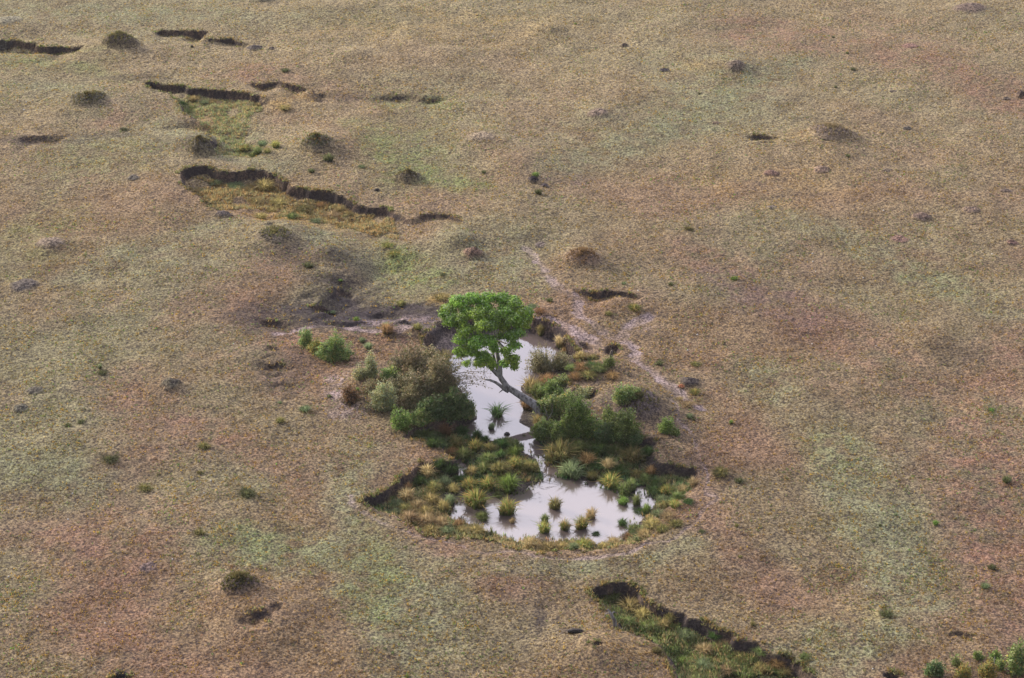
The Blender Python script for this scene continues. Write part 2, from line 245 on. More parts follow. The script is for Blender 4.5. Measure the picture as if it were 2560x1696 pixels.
# ------------------------------------------------------------------ the colour of the land (soils, dry grass, green flushes, some painted shade)
C_ = lambda *a: np.array(a)
TAN, RUST, SAGE, GREEN, GOLD, DARK, LILAC, PURP = C_(.236,.170,.104), C_(.232,.138,.100), C_(.212,.218,.130), C_(.155,.195,.070), C_(.36,.235,.08), C_(.055,.046,.050), C_(.33,.26,.265), C_(.14,.095,.10)
KC = dict(rust=RUST, sage=SAGE, green=GREEN, gold=GOLD, dark=DARK, lilac=LILAC, purple=PURP)
n1 = fbm(X, Y, .05, 4, 61); n2 = fbm(X, Y, .11, 4, 62); n3 = fbm(X, Y, .5, 3, 63); n4 = fbm(X, Y, 1.6, 3, 64)
def lerp(a, b, t): return a*(1-t[..., None])+b*t[..., None]
COL = np.broadcast_to(TAN, X.shape+(3,)).copy()
COL = lerp(COL, SAGE, sst(.42+n1*.9)*.6); COL = lerp(COL, RUST, sst(n2*1.1+.15)*.5)
far = sst((Y-130)/60); COL = lerp(COL, C_(.33,.275,.165), far*.6)
for kind, hw, st_, pts in BANDS:
    P = W(pts); hm = hw*mpp(np.mean([p[1] for p in pts])); sl = window(P, hm*2.2)
    d = line_d(X[sl]+hm*.5*n1[sl]+hm*.4*n2[sl], Y[sl]+hm*.6*n2[sl], P)/hm/1.5
    COL[sl] = lerp(COL[sl], KC[kind], (1-sst((d-.25)/.9))*(st_*.8*(.75+.6*n3[sl]+.45*n4[sl])).clip(0, .95))
for (u, v, ru, rv, kind, s) in sorted(BLOTS, key=lambda b_: b_[4] in ('dark', 'lilac', 'gold', 'purple')):
    if kind == 'none': continue
    c = pxz(u, v); m = mpp(v); rx = ru*m; b = pxz(u, v-rv) if v-rv > -700 else pxz(u, v); ry = abs(b[1]-c[1])
    sl = window(np.array([[c[0]-1.8*rx, c[1]-1.8*ry], [c[0]+1.8*rx, c[1]+1.8*ry]]), .5)
    d = np.hypot((X[sl]-c[0])/rx, (Y[sl]-c[1])/ry)+.35*fbm(X[sl]/max(rx, .5), Y[sl]/max(ry, .5), 1.6, 4, int(u) % 97)+.25*n4[sl]*(kind in ('dark','lilac'))
    dk = .65 if kind == 'dark' else .4; COL[sl] = lerp(COL[sl], KC[kind], ((1-sst((d-dk)/.85))*s*(1 if kind in ('dark', 'lilac', 'gold') else .75)*((.62+.85*n3[sl]+.5*n4[sl]) if kind != 'dark' else (.95+.4*n3[sl]+.35*n4[sl])).clip(.1, 1.15)).clip(0, 1))
COL *= (1+.20*n3+.15*n4)[..., None]
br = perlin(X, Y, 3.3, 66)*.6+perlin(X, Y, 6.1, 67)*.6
COL = lerp(COL, COL*C_(1.22,1.2,.9), sst(br)*.6); COL = lerp(COL, COL*C_(.38,.38,.48), sst(-br*1.3-.05)*.85)  # dark gaps: bare soil, tinted mauve to paint in tuft shadow
COL = lerp(COL, LILAC*(1+.1*n4)[..., None], sst(pathm*1.25-.1)*(.52+.55*n3+.3*n4).clip(0, .85))
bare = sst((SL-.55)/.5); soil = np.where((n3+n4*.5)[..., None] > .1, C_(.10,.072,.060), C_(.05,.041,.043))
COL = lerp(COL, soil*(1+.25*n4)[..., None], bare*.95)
pf = sst((pondf-.5)*3)
mud = lerp(np.broadcast_to(C_(.12,.12,.06), COL.shape), np.broadcast_to(C_(.07,.06,.058), COL.shape), sst(1.3-wetd/.9))
mudtop = sst((Y-pxz(1280, 905)[1])/1.0)
mud = lerp(mud, np.broadcast_to(C_(.16,.125,.13), COL.shape)*(1+.3*n4)[..., None], mudtop*.8)
COL = lerp(COL, mud, pf*.93*(1-bare*.6))
g3 = W([(1479,1466),(1573,1450),(1720,1535),(1990,1640),(2230,1830),(1900,1900),(1690,1692),(1540,1560)])
COL = lerp(COL, C_(.10,.12,.045), (low*inside(X, Y, g3))*(1-bare)*.8)
COL = COL.clip(.015, .7)

# ------------------------------------------------------------------ materials
def mat(name, colr=(.3, .3, .3), rough=.9, attr=None, bump=None, spec=.3, mix=None):
    m = bpy.data.materials.new(name); m.use_nodes = True; n = m.node_tree.nodes; l = m.node_tree.links
    b = n['Principled BSDF']; b.inputs['Base Color'].default_value = (*colr, 1); b.inputs['Roughness'].default_value = rough
    b.inputs['Specular IOR Level'].default_value = spec
    return m, n, l, b
def tagk(o, kind): o['kind'] = kind
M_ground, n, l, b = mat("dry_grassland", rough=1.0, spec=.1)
a = n.new('ShaderNodeAttribute'); a.attribute_name = 'Col'
t = n.new('ShaderNodeTexCoord')
def tex(sc, det, dist=0.0, rough=.6):
    k = n.new('ShaderNodeTexNoise'); k.inputs['Scale'].default_value = sc; k.inputs['Detail'].default_value = det; k.inputs['Roughness'].default_value = rough
    k.inputs['Distortion'].default_value = dist; l.new(t.outputs['Object'], k.inputs['Vector']); return k
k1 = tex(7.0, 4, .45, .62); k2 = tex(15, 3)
r1 = n.new('ShaderNodeMapRange'); r1.inputs[1].default_value = .38; r1.inputs[2].default_value = .62; r1.inputs[3].default_value = .40; r1.inputs[4].default_value = 1.46; l.new(k1.outputs[0], r1.inputs[0])
r2 = n.new('ShaderNodeMapRange'); r2.inputs[1].default_value = .3; r2.inputs[2].default_value = .7; r2.inputs[3].default_value = .6; r2.inputs[4].default_value = 1.35; l.new(k2.outputs[0], r2.inputs[0])
mm = n.new('ShaderNodeMath'); mm.operation = 'MULTIPLY'; l.new(r1.outputs[0], mm.inputs[0]); l.new(r2.outputs[0], mm.inputs[1])
vs = n.new('ShaderNodeVectorMath'); vs.operation = 'SCALE'; l.new(a.outputs['Color'], vs.inputs[0]); l.new(mm.outputs[0], vs.inputs['Scale'])
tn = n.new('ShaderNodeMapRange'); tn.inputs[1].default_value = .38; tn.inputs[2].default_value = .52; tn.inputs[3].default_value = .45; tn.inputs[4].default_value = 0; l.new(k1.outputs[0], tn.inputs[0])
gm = n.new('ShaderNodeMixRGB'); gm.inputs[2].default_value = (.058, .046, .062, 1); l.new(tn.outputs[0], gm.inputs[0]); l.new(vs.outputs[0], gm.inputs[1]); l.new(gm.outputs[0], b.inputs['Base Color'])  # soil gaps mixed to dark mauve, painted shade between tufts included
bp = n.new('ShaderNodeBump'); bp.inputs['Strength'].default_value = .7; bp.inputs['Distance'].default_value = .07; l.new(k1.outputs[0], bp.inputs['Height'])
bp2 = n.new('ShaderNodeBump'); bp2.inputs['Strength'].default_value = .6; bp2.inputs['Distance'].default_value = .03; l.new(k2.outputs[0], bp2.inputs['Height']); l.new(bp.outputs[0], bp2.inputs['Normal'])
l.new(bp2.outputs[0], b.inputs['Normal'])

# ------------------------------------------------------------------ mesh makers
def mesh_np(name, V, faces4=None, faces3=None, colors=None, mats=None, parent=None, smooth=False):
    me = bpy.data.meshes.new(name); V = np.asarray(V, np.float32)
    q = np.asarray(faces4, np.int32) if faces4 is not None and len(faces4) else np.zeros((0, 4), np.int32)
    t3 = np.asarray(faces3, np.int32) if faces3 is not None and len(faces3) else np.zeros((0, 3), np.int32)
    me.vertices.add(len(V)); me.vertices.foreach_set('co', V.ravel())
    nl = len(q)*4+len(t3)*3; me.loops.add(nl); me.loops.foreach_set('vertex_index', np.concatenate([q.ravel(), t3.ravel()]).astype(np.int32))
    me.polygons.add(len(q)+len(t3)); st = np.concatenate([np.arange(len(q))*4, len(q)*4+np.arange(len(t3))*3]).astype(np.int32)
    me.polygons.foreach_set('loop_start', st)
    if smooth: me.polygons.foreach_set('use_smooth', np.ones(len(st), bool))
    if colors is not None:
        at_ = me.attributes.new('Col', 'FLOAT_COLOR', 'POINT'); c = np.ones((len(V), 4), np.float32); c[:, :3] = colors; at_.data.foreach_set('color', c.ravel())
    me.update(calc_edges=True)
    o = bpy.data.objects.new(name, me); col.objects.link(o)
    if mats: me.materials.append(mats)
    if parent is not None: o.parent = parent
    return o
idx = np.arange(NX*NY).reshape(NY, NX)
F4 = np.stack([idx[:-1, :-1], idx[:-1, 1:], idx[1:, 1:], idx[1:, :-1]], -1).reshape(-1, 4)
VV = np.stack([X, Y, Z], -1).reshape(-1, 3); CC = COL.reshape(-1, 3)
fm = lambda A: A.reshape(-1)[F4].mean(1)
cls = np.zeros(len(F4), int)
cls[fm(pathm) > .33] = 1
cls[(fm(pondf) > .55)] = 3
cls[(fm(SL) > .95) & (fm(pondf) < .97)] = 2
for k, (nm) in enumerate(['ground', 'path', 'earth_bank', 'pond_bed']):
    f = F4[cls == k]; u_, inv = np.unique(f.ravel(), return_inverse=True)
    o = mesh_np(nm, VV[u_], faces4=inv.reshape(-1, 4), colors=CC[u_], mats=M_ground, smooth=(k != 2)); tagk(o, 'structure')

# water
M_water, n, l, b = mat("muddy_water", (.135, .108, .106), .03, spec=1.0)
b.inputs['IOR'].default_value = 1.60
t = n.new('ShaderNodeTexCoord'); k = n.new('ShaderNodeTexNoise'); k.inputs['Scale'].default_value = 1.3; k.inputs['Detail'].default_value = 4
mpn = n.new('ShaderNodeMapping'); mpn.inputs['Scale'].default_value = (1, 3.2, 1); l.new(t.outputs['Object'], mpn.inputs[0]); l.new(mpn.outputs[0], k.inputs['Vector'])
bp = n.new('ShaderNodeBump'); bp.inputs['Strength'].default_value = .05; bp.inputs['Distance'].default_value = .02; l.new(k.outputs[0], bp.inputs['Height']); l.new(bp.outputs[0], b.inputs['Normal'])
PA = W(WATER, ZW); x0, x1, y0, y1 = PA[:, 0].min()-.6, PA[:, 0].max()+.6, PA[:, 1].min()-.6, PA[:, 1].max()+.6
o = mesh_np('water', [(x0, y0, ZW), (x1, y0, ZW), (x1, y1, ZW), (x0, y1, ZW)], faces4=[(0, 1, 2, 3)], mats=M_water); tagk(o, 'structure')
# ------------------------------------------------------------------ plants: materials
def leafmat(name, trans=.35, rough=.55, spec=.35):
    m = bpy.data.materials.new(name); m.use_nodes = True; n = m.node_tree.nodes; l = m.node_tree.links
    b = n['Principled BSDF']; b.inputs['Roughness'].default_value = rough; b.inputs['Specular IOR Level'].default_value = spec
    a = n.new('ShaderNodeAttribute'); a.attribute_name = 'Col'; oi = n.new('ShaderNodeObjectInfo')
    h = n.new('ShaderNodeHueSaturation'); mr = n.new('ShaderNodeMapRange'); mr.inputs[3].default_value = .82; mr.inputs[4].default_value = 1.18
    l.new(oi.outputs['Random'], mr.inputs[0]); l.new(mr.outputs[0], h.inputs['Value']); l.new(a.outputs['Color'], h.inputs['Color'])
    mh = n.new('ShaderNodeMapRange'); mh.inputs[3].default_value = .488; mh.inputs[4].default_value = .512; l.new(oi.outputs['Random'], mh.inputs[0]); l.new(mh.outputs[0], h.inputs['Hue'])
    l.new(h.outputs[0], b.inputs['Base Color'])
    tr = n.new('ShaderNodeBsdfTranslucent'); l.new(h.outputs[0], tr.inputs[0]); mx = n.new('ShaderNodeMixShader'); mx.inputs[0].default_value = trans
    l.new(b.outputs[0], mx.inputs[1]); l.new(tr.outputs[0], mx.inputs[2]); l.new(mx.outputs[0], n['Material Output'].inputs[0])
    return m
M_leaf = leafmat("leaves", .4, .5, .4); M_blade = leafmat("grass_blades", .65, .6, .2)
M_bark, n, l, b = mat("grey_bark", rough=.85)
t = n.new('ShaderNodeTexCoord'); k = n.new('ShaderNodeTexNoise'); k.inputs['Scale'].default_value = 7; k.inputs['Detail'].default_value = 6
mp_ = n.new('ShaderNodeMapping'); mp_.inputs['Scale'].default_value = (1, 1, .3); l.new(t.outputs['Object'], mp_.inputs[0]); l.new(mp_.outputs[0], k.inputs['Vector'])
cr = n.new('ShaderNodeValToRGB'); cr.color_ramp.elements[0].position = .38; cr.color_ramp.elements[1].position = .62
cr.color_ramp.elements[0].color = (.10, .09, .09, 1); cr.color_ramp.elements[1].color = (.33, .325, .33, 1); l.new(k.outputs[0], cr.inputs[0]); l.new(cr.outputs[0], b.inputs['Base Color'])
bp = n.new('ShaderNodeBump'); bp.inputs['Distance'].default_value = .05; l.new(k.outputs[0], bp.inputs['Height']); l.new(bp.outputs[0], b.inputs['Normal'])
M_twig, n, l, b = mat("twigs", (.13, .11, .095), .9); M_stone, n, l, b = mat("dark_stone", (.035, .03, .03), .7)
M_pale, n, l, b = mat("pale_stone", (.75, .74, .72), .8)

def leaf_cloud(C, sz, colr, N=None, asp=.55, r=None):
    """diamond leaves at centres C"""
    r = r or rng; n = len(C); N = r.normal(size=(n, 3)) if N is None else N
    N = N/np.linalg.norm(N, axis=1, keepdims=True); A = np.cross(N, r.normal(size=(n, 3))); A /= np.linalg.norm(A, axis=1, keepdims=True)+1e-9
    B = np.cross(N, A); s = (sz*r.uniform(.65, 1.3, n))[:, None]
    V = np.stack([C-A*s, C-B*s*asp, C+A*s, C+B*s*asp], 1).reshape(-1, 3)
    return V, np.arange(4*n).reshape(-1, 4), np.repeat(colr, 4, 0)
def pick(pal, n, r):
    ws = np.array([p[0] for p in pal], float); k = r.choice(len(pal), n, p=ws/ws.sum())
    c = np.array([p[1] for p in pal])[k]; return c*r.uniform(.75, 1.25, (n, 1))
def tube(path, radii, sides=8, base=0):
    path = np.array(path, float); V = []; F = []; n = len(path)
    for i in range(n):
        d = path[min(i+1, n-1)]-path[max(i-1, 0)]; d /= np.linalg.norm(d)+1e-9
        a = np.cross(d, [0.3, .1, .95]); a /= np.linalg.norm(a)+1e-9; b_ = np.cross(d, a)
        for k in range(sides):
            th = 2*math.pi*k/sides; V.append(path[i]+radii[i]*(a*math.cos(th)+b_*math.sin(th)))
    for i in range(n-1):
        for k in range(sides): k2 = (k+1) % sides; F.append((base+i*sides+k, base+i*sides+k2, base+(i+1)*sides+k2, base+(i+1)*sides+k))
    V.append(path[-1]+(path[-1]-path[-2])*.02); e = base+len(V)-1; T = [(base+(n-1)*sides+k, base+(n-1)*sides+(k+1) % sides, e) for k in range(sides)]
    return V, F, T
class Tubes:
    def __init__(s): s.V = []; s.F = []; s.T = []
    def add(s, path, radii, sides=7):
        v, f, t = tube(path, radii, sides, len(s.V)); s.V += v; s.F += f; s.T += t
    def build(s, name, m, parent=None): return mesh_np(name, s.V, s.F, s.T, mats=m, parent=parent, smooth=True)
def bez(a, b, c, n=8):
    a, b, c = map(np.array, (a, b, c)); return [a*(1-t)**2+b*2*t*(1-t)+c*t*t for t in np.linspace(0, 1, n)]
def thing(o, label, cat, group=None):
    o['label'] = label; o['category'] = cat
    if group: o['group'] = group
    return o
def empty(name, loc):
    o = bpy.data.objects.new(name, None); o.location = loc; o.empty_display_size = .3; col.objects.link(o); return o

# ------------------------------------------------------------------ bushes
G = lambda r, g, b: (r, g, b)
PAL = {
 'olive': [(4, G(.24,.23,.12)), (3, G(.32,.28,.16)), (2, G(.38,.32,.20)), (1, G(.14,.17,.07)), (.8, G(.44,.35,.22))],
 'green': [(4, G(.19,.27,.07)), (3, G(.25,.33,.10)), (2, G(.10,.16,.045)), (1, G(.34,.38,.15))],
 'bright': [(3, G(.20,.32,.07)), (3, G(.27,.39,.10)), (2, G(.11,.20,.045)), (1, G(.36,.42,.16))],
 'sage': [(3, G(0.351,0.390,0.215)), (3, G(0.254,0.291,0.147)), (2, G(0.449,0.449,0.291)), (1, G(0.486,0.390,0.137))],
 'mixg': [(3, G(0.203,0.330,0.088)), (3, G(0.304,0.404,0.140)), (2, G(0.404,0.429,0.203)), (1.2, G(0.101,0.178,0.051)), (.3, G(0.620,0.507,0.125))],
 'rust': [(3, G(0.234,0.127,0.068)), (2, G(0.330,0.195,0.096)), (2, G(0.116,0.096,0.058))],
 'dark': [(3, G(0.095,0.178,0.060)), (3, G(0.162,0.246,0.095)), (1, G(0.246,0.273,0.122))],
 'yellow': [(3, G(0.468,0.370,0.096)), (2, G(0.311,0.330,0.096)), (2, G(0.176,0.254,0.068)), (1, G(0.585,0.409,0.116))],
}
def bush(name, u, v, wpx, hpx, pal, label, cat='shrub', dens=1.0, leaf=.075, group=None, seed=0, tilt=0, sparse=0.0, base_ring=True, tall=0):
    """u = middle, v = lowest pixel row of the bush, size in photo pixels"""
    r = np.random.default_rng(1000+seed+int(u*7+v)); m = mpp(v); Wm = wpx*m
    th = math.asin(min(1, CAMH*1.0/(CAMH/(-ray(u, v)[2])*np.linalg.norm(ray(u, v))))) if False else PITCH-math.atan((848-v)/FPX)
    dep = Wm*.75; base = at(u, v-.33*dep*math.sin(th)/m); H = max((hpx*m-.25*dep*math.sin(th))/math.cos(th)*1.1, .45*hpx*m); Wm *= 1.12
    root = empty(name, base); thing(root, label, cat, group)
    ns = int(np.clip(26+30*Wm*H, 34, 190)*dens**.5); T = Tubes(); Cs = []; Ns = []; Ks = []
    nf = max(2, int(Wm*1.3)); feet = [np.array([r.uniform(-.26, .26)*Wm, r.uniform(-.22, .22)*dep, -.12]) for _ in range(nf)]
    lob = [(r.uniform(0, 2*math.pi), r.uniform(.72, 1.12)) for _ in range(7)]
    for i in range(ns):
        ft = feet[i % nf]; a = r.uniform(0, 2*math.pi); el = math.asin(r.uniform(.03, 1.0))
        k_ = 1.0
        for la, lk_ in lob:
            if abs((a-la+math.pi) % (2*math.pi)-math.pi) < .5: k_ = lk_
        L = r.uniform(.45, 1.12)*k_
        e = np.array([math.cos(a)*math.cos(el)*Wm/2, math.sin(a)*math.cos(el)*dep/2, math.sin(el)*H])*L+np.array([tilt*H, 0, .06])
        b0 = ft*min(1, .5+L/2); mid = (b0+e)/2+np.array([0, 0, .16*H])+r.normal(size=3)*.07*Wm*.5; P_ = bez(b0, mid, e, 6); rr = np.linspace(.012+.007*H, .004, 6)
        if i % 2 == 0: T.add(P_, rr, 4)
        k = int(max(16, 46*dens*(.055/leaf)*min(2.2, (Wm*H)**.5))); t_ = r.uniform(.30, 1.03, k)**.8; idx_ = np.clip((t_*5), 0, 4.999); i0 = idx_.astype(int); fr = (idx_-i0)[:, None]; PP = np.array(P_)
        sp = (.035+.085*(Wm*H)**.25*(1.15-t_))[:, None]; c = PP[i0]*(1-fr)+PP[np.minimum(i0+1, 5)]*fr+r.normal(size=(k, 3))*sp*1.35
        Cs.append(c); Ns.append(r.normal(size=(k, 3))*.7+np.array([0, -.1, .6])); Ks.append(pick(PAL[pal], k, r)*r.uniform(.72, 1.28)*np.array([r.uniform(.9, 1.12), 1, r.uniform(.85, 1.1)]))
    P = np.concatenate(Cs); N = np.concatenate(Ns); colr = np.concatenate(Ks); ok = P[:, 2] > -.08; P, N, colr = P[ok], N[ok], colr[ok]
    V, F, K = leaf_cloud(P, leaf*.86, colr, N, r=r); mesh_np("foliage", V, F, colors=K, mats=M_leaf, parent=root)
    T.build("stems", M_twig, root)
    return root

# ------------------------------------------------------------------ grass tussocks
def blade_clump(n, R, H, w, pal_base, pal_tip, r, droop=.6, mess=.25, up=.5):
    """blades arching out of a common foot; unit-ish clump of radius R and height H"""
    a = r.uniform(0, 2*math.pi, n); q = np.sqrt(r.uniform(0, 1, n)); lean = (q**1.3)*(1-up*.3)
    root = np.stack([np.cos(a)*q*R*.42, np.sin(a)*q*R*.42, np.full(n, -.04)], 1)
    L = H*r.uniform(.65, 1.12, n)*(1-.18*q)
    out_ = np.stack([np.cos(a), np.sin(a), np.zeros(n)], 1); out_ += r.normal(size=(n, 3))*mess*np.array([1, 1, .2])
    reach = (lean*R*.9)[:, None]
    p1 = root+out_*reach*.35+np.array([0, 0, 1])*(L*.62)[:, None]
    p2 = root+out_*reach*(1.0+droop*.2)+np.array([0, 0, 1])*(L*(1-droop*.45*q))[:, None]
    side = np.stack([-np.sin(a), np.cos(a), np.zeros(n)], 1)+r.normal(size=(n, 3))*.35; side /= np.linalg.norm(side, axis=1, keepdims=True)
    ww = (w*r.uniform(.7, 1.3, n))[:, None]
    V = np.stack([root-side*ww, root+side*ww, p1-side*ww*.8, p1+side*ww*.8, p2], 1).reshape(-1, 3)
    i = np.arange(n)*5; F = np.stack([i, i+1, i+3, i+2], 1); T = np.stack([i+2, i+3, i+4], 1)
    cb = pick(pal_base, n, r); ct = pick(pal_tip, n, r); mid = cb*.12+ct*.88
    K = np.stack([cb*.8, cb*.8, mid, mid, ct], 1).reshape(-1, 3)
    return V, F, T, K
B_ = {'g': [(3, G(0.095,0.161,0.047)), (2, G(0.151,0.208,0.066))], 'd': [(3, G(0.057,0.085,0.038)), (2, G(0.095,0.113,0.047))], 's': [(2, G(0.189,0.189,0.085)), (2, G(0.132,0.151,0.066))],
      'gr': [(3, G(.20,.27,.09)), (2, G(.26,.30,.13)), (1, G(.33,.32,.15))], 'go': [(3, G(.54,.43,.19)), (2, G(.60,.49,.25)), (1, G(.38,.34,.15))], 'st': [(3, G(.58,.46,.27)), (2, G(.46,.37,.21)), (1, G(.62,.44,.25))],
      'ol': [(3, G(0.310,0.289,0.116)), (2, G(0.406,0.329,0.145)), (1, G(0.212,0.251,0.086))], 'sa': [(3, G(0.329,0.386,0.222)), (2, G(0.232,0.300,0.155))], 'br': [(3, G(.22,.34,.08)), (2, G(.29,.39,.12)), (1, G(.15,.24,.06))],
      'du': [(3, G(0.156,0.192,0.084)), (2, G(0.204,0.216,0.108)), (1, G(0.264,0.228,0.120))],
      'ru': [(3, G(0.408,0.264,0.132)), (2, G(0.504,0.324,0.168))], 'dk': [(3, G(0.086,0.164,0.048)), (2, G(0.136,0.212,0.067))], 'mx': [(2, G(0.580,0.406,0.155)), (3, G(0.251,0.329,0.097)), (1, G(0.386,0.386,0.136))]}
KINDS = {'gold': ('g','go'), 'straw': ('s','st'), 'green': ('g','gr'), 'bright': ('g','br'), 'olive': ('d','ol'), 'dark': ('d','dk'), 'sage': ('g','sa'), 'rust': ('d','ru'), 'dull': ('d','du'), 'mixed': ('g','mx')}
proto_mesh = {}
def clump_mesh(kind, variant, reed=False):
    key = (kind, variant, reed)
    if key not in proto_mesh:
        r = np.random.default_rng(abs(hash(kind)) % 1 + 31*variant+len(kind)*7+ord(kind[0])+(50 if reed else 0)); kb, kt = KINDS[kind]
        if reed: V, F, T, K = blade_clump(110, 1.0, 1.0, .035, B_[kb], B_[kt], r, .9, .5, 0)
        else:
            parts = []; o_ = 0
            for j in range(4 if variant != 2 else 6):
                off = np.array([0, 0, 0]) if j == 0 else np.append(r.uniform(-.42, .42, 2), 0); s = 1 if j == 0 else r.uniform(.5, .8)
                v, f, t, k = blade_clump(190 if j == 0 else 80, .92*s, s, .026, B_[kb], B_[kt], r, .7, .35, .5); parts.append((v+off, f+o_, t+o_, k)); o_ += len(v)
            V, F, T, K = [np.concatenate([p[i] for p in parts]) for i in range(4)]
        o = mesh_np("grass_tussock", V, F, T, colors=K, mats=M_blade); me = o.data; bpy.data.objects.remove(o); proto_mesh[key] = me
    return proto_mesh[key]
def tussock(u, v, wpx, hpx, kind, label, group=None, cat='grass tussock', name='grass_tussock', reed=False, water=None):
    m = mpp(v); th = PITCH-math.atan((848-v)/FPX); Wm = wpx*m*1.15; hpx *= 1.12; base = at(u, v-.30*Wm*.8*math.sin(th)/m, water=False)
    if base.z < ZW: base.z = ZW-.05; 
    H = max((hpx*m-.30*Wm*math.sin(th))/math.cos(th), .30*hpx*m)
    o = bpy.data.objects.new(name, clump_mesh(kind, int(u*3+v) % 3, reed)); col.objects.link(o); o.location = base
    o.scale = (Wm/2/.95, Wm/2/.95, H); o.rotation_euler = (0, 0, (u*1.7+v*.9) % 6.28); thing(o, label, cat, group); return o
# ------------------------------------------------------------------ the leaning tree
TR = at(1356, 1046); TB = np.array([TR.x, TR.y, TR.z-.1])
def tp(u, v, dy=0.0):
    """a point of the tree: photo pixel at a depth dy metres behind the foot of the trunk, relative to the foot"""
    d = ray(u, v); t = (TB[1]+dy)/d[1]; return np.array([d[0]*t, d[1]*t, CAMH+d[2]*t])-TB
tree = empty("leaning_tree", TB); thing(tree, "tall green tree with a bare grey trunk leaning out over the pond", "tree")
T = Tubes()
trunk = [np.array([.25, -.1, -.3]), tp(1352, 1034, 0), tp(1335, 1011, .2), tp(1315, 998, .4), tp(1296, 986, .6), tp(1268, 968, .85), tp(1253, 947, 1.0), tp(1246, 934, 1.05)]
T.add(trunk, [.30, .28, .26, .24, .215, .19, .175, .165], 12)
LIMB = [([tp(1249, 940, 1.0), tp(1250, 915, 1.2), tp(1243, 885, 1.5), tp(1240, 850, 1.8)], [.19, .155, .13, .10]),
        ([tp(1245, 938, 1.0), tp(1228, 921, 1.1), tp(1212, 905, 1.0), tp(1195, 880, 1.0)], [.15, .12, .10, .07]),
        ([tp(1245, 928, 1.1), tp(1238, 908, 1.3), tp(1232, 880, 1.2), tp(1215, 850, 1.0)], [.11, .09, .07, .05])]
for pth, rd in LIMB: T.add(pth, rd, 9)
R2 = lambda x, y: (1080+x*.2041, 720+y*.2041)
LOB = [(200,280,90,3.2),(330,180,100,3.8),(500,150,100,4.2),(690,130,85,4.3),(880,150,90,4.2),(990,190,90,3.9),(1090,290,90,3.3),(1170,310,60,3.0),(240,400,100,2.2),(350,400,90,2.0),(560,330,105,2.4),(760,360,105,2.5),(900,290,90,3.0),(1000,400,95,2.2),(1110,440,85,2.2),
 (410,540,95,1.2),(350,650,75,.9),(600,480,85,1.2),(720,470,75,1.6),(560,670,110,.4),(690,660,85,.6),(330,790,65,.5),(480,790,80,.1),(620,850,80,.2),(700,900,60,.4),(980,600,80,1.2),(1060,560,70,1.4),(1000,720,65,.9),(910,780,50,1.0),(980,880,70,.7),(900,930,45,.9),(1010,960,40,.7),(570,940,55,.3),(450,720,70,.4),(870,470,65,2.4),(640,240,90,3.6),(430,300,80,3.2),(850,600,38,1.6),(760,740,50,1.0),(160,330,55,2.6),(1150,380,55,2.6),(430,930,28,.3),(740,960,35,.5)]
top1 = tp(1240, 850, 1.8); top2 = tp(1195, 880, 1.0); top3 = tp(1215, 850, 1.0)
Cs, Ns, Ks = [], [], []; r = np.random.default_rng(5)
ppm = 1/mpp(950)
for (x, y, rr, dy) in LOB:
    c = tp(*R2(x, y), dy*.68-.1); R0 = rr*.2041/ppm*1.0; k = int(1500*R0*R0/.25*1.25)+80
    src = min((top1, top2, top3), key=lambda q: np.linalg.norm(q-c)); mid = (src+c)/2+np.array([0, 0, .1])-(c-top1)*.05
    T.add(bez(src, mid+r.normal(size=3)*.15, c, 6), np.linspace(.06, .02, 6), 6)
    for j in range(7):
        e = c+r.normal(size=3)*R0*.6; T.add([c*.8+mid*.2, (c+e)/2, e], [.02, .014, .006], 4)
    nt_ = max(k//26, 6); d = r.normal(size=(nt_, 3)); d /= np.linalg.norm(d, axis=1, keepdims=True); d[:, 2] = np.where(d[:, 2] < -.35, -d[:, 2]*.6, d[:, 2])
    tips = d*r.uniform(.72, 1.02, (nt_, 1))*.95*R0*np.array([1, 1, .82]); ii = r.integers(0, nt_, k)
    p = tips[ii]+r.normal(size=(k, 3))*.105*np.array([1, 1, .8]); Cs.append(c+p); Ns.append(d[ii]*.9+r.normal(size=(k, 3))*.5+np.array([0, 0, .35]))
    tone = r.uniform(.75, 1.25, nt_)[ii][:, None]; kk = pick([(4, G(.23,.37,.045)), (3, G(.31,.46,.07)), (2, G(.12,.24,.03)), (.8, G(.38,.50,.20))], k, r)*tone*r.uniform(.72, 1.22)*np.array([r.uniform(.85, 1.2), 1, 1])
    pale = (p[:, 2] > R0*.45) & (r.uniform(size=k) < .22); kk[pale] = np.array(G(.34, .45, .22)); Ks.append(kk)  # pale leaves on lobe tops stand in for glossy highlights
V, F, K = leaf_cloud(np.concatenate(Cs), .07, np.concatenate(Ks), np.concatenate(Ns), r=r)
mesh_np("crown", V, F, colors=K, mats=M_leaf, parent=tree)
T.build("trunk", M_bark, tree)
D = Tubes(); D.add([tp(1270, 978, .8), tp(1262, 974, .7), tp(1250, 964, .6), tp(1240, 957, .5), tp(1226, 951, .45), tp(1212, 949, .4)], [.14, .125, .10, .09, .075, .05], 8)
D.add([tp(1258, 974, .7), tp(1250, 980, .6), tp(1247, 983, .55)], [.05, .03, .015], 5)
dl = D.build("dead_limb", M_bark, tree); dl['label'] = "bare broken dead limb"
H_ = Tubes()
for (a, b_) in [((1212, 921), (1210, 945)), ((1209, 925), (1219, 948)), ((1212, 930), (1216, 965))]: H_.add([tp(*a, .9), tp((a[0]+b_[0])/2-2, (a[1]+b_[1])/2, .8), tp(*b_, .8)], [.012, .01, .006], 3)
H_.build("hanging_twigs", M_twig, tree)

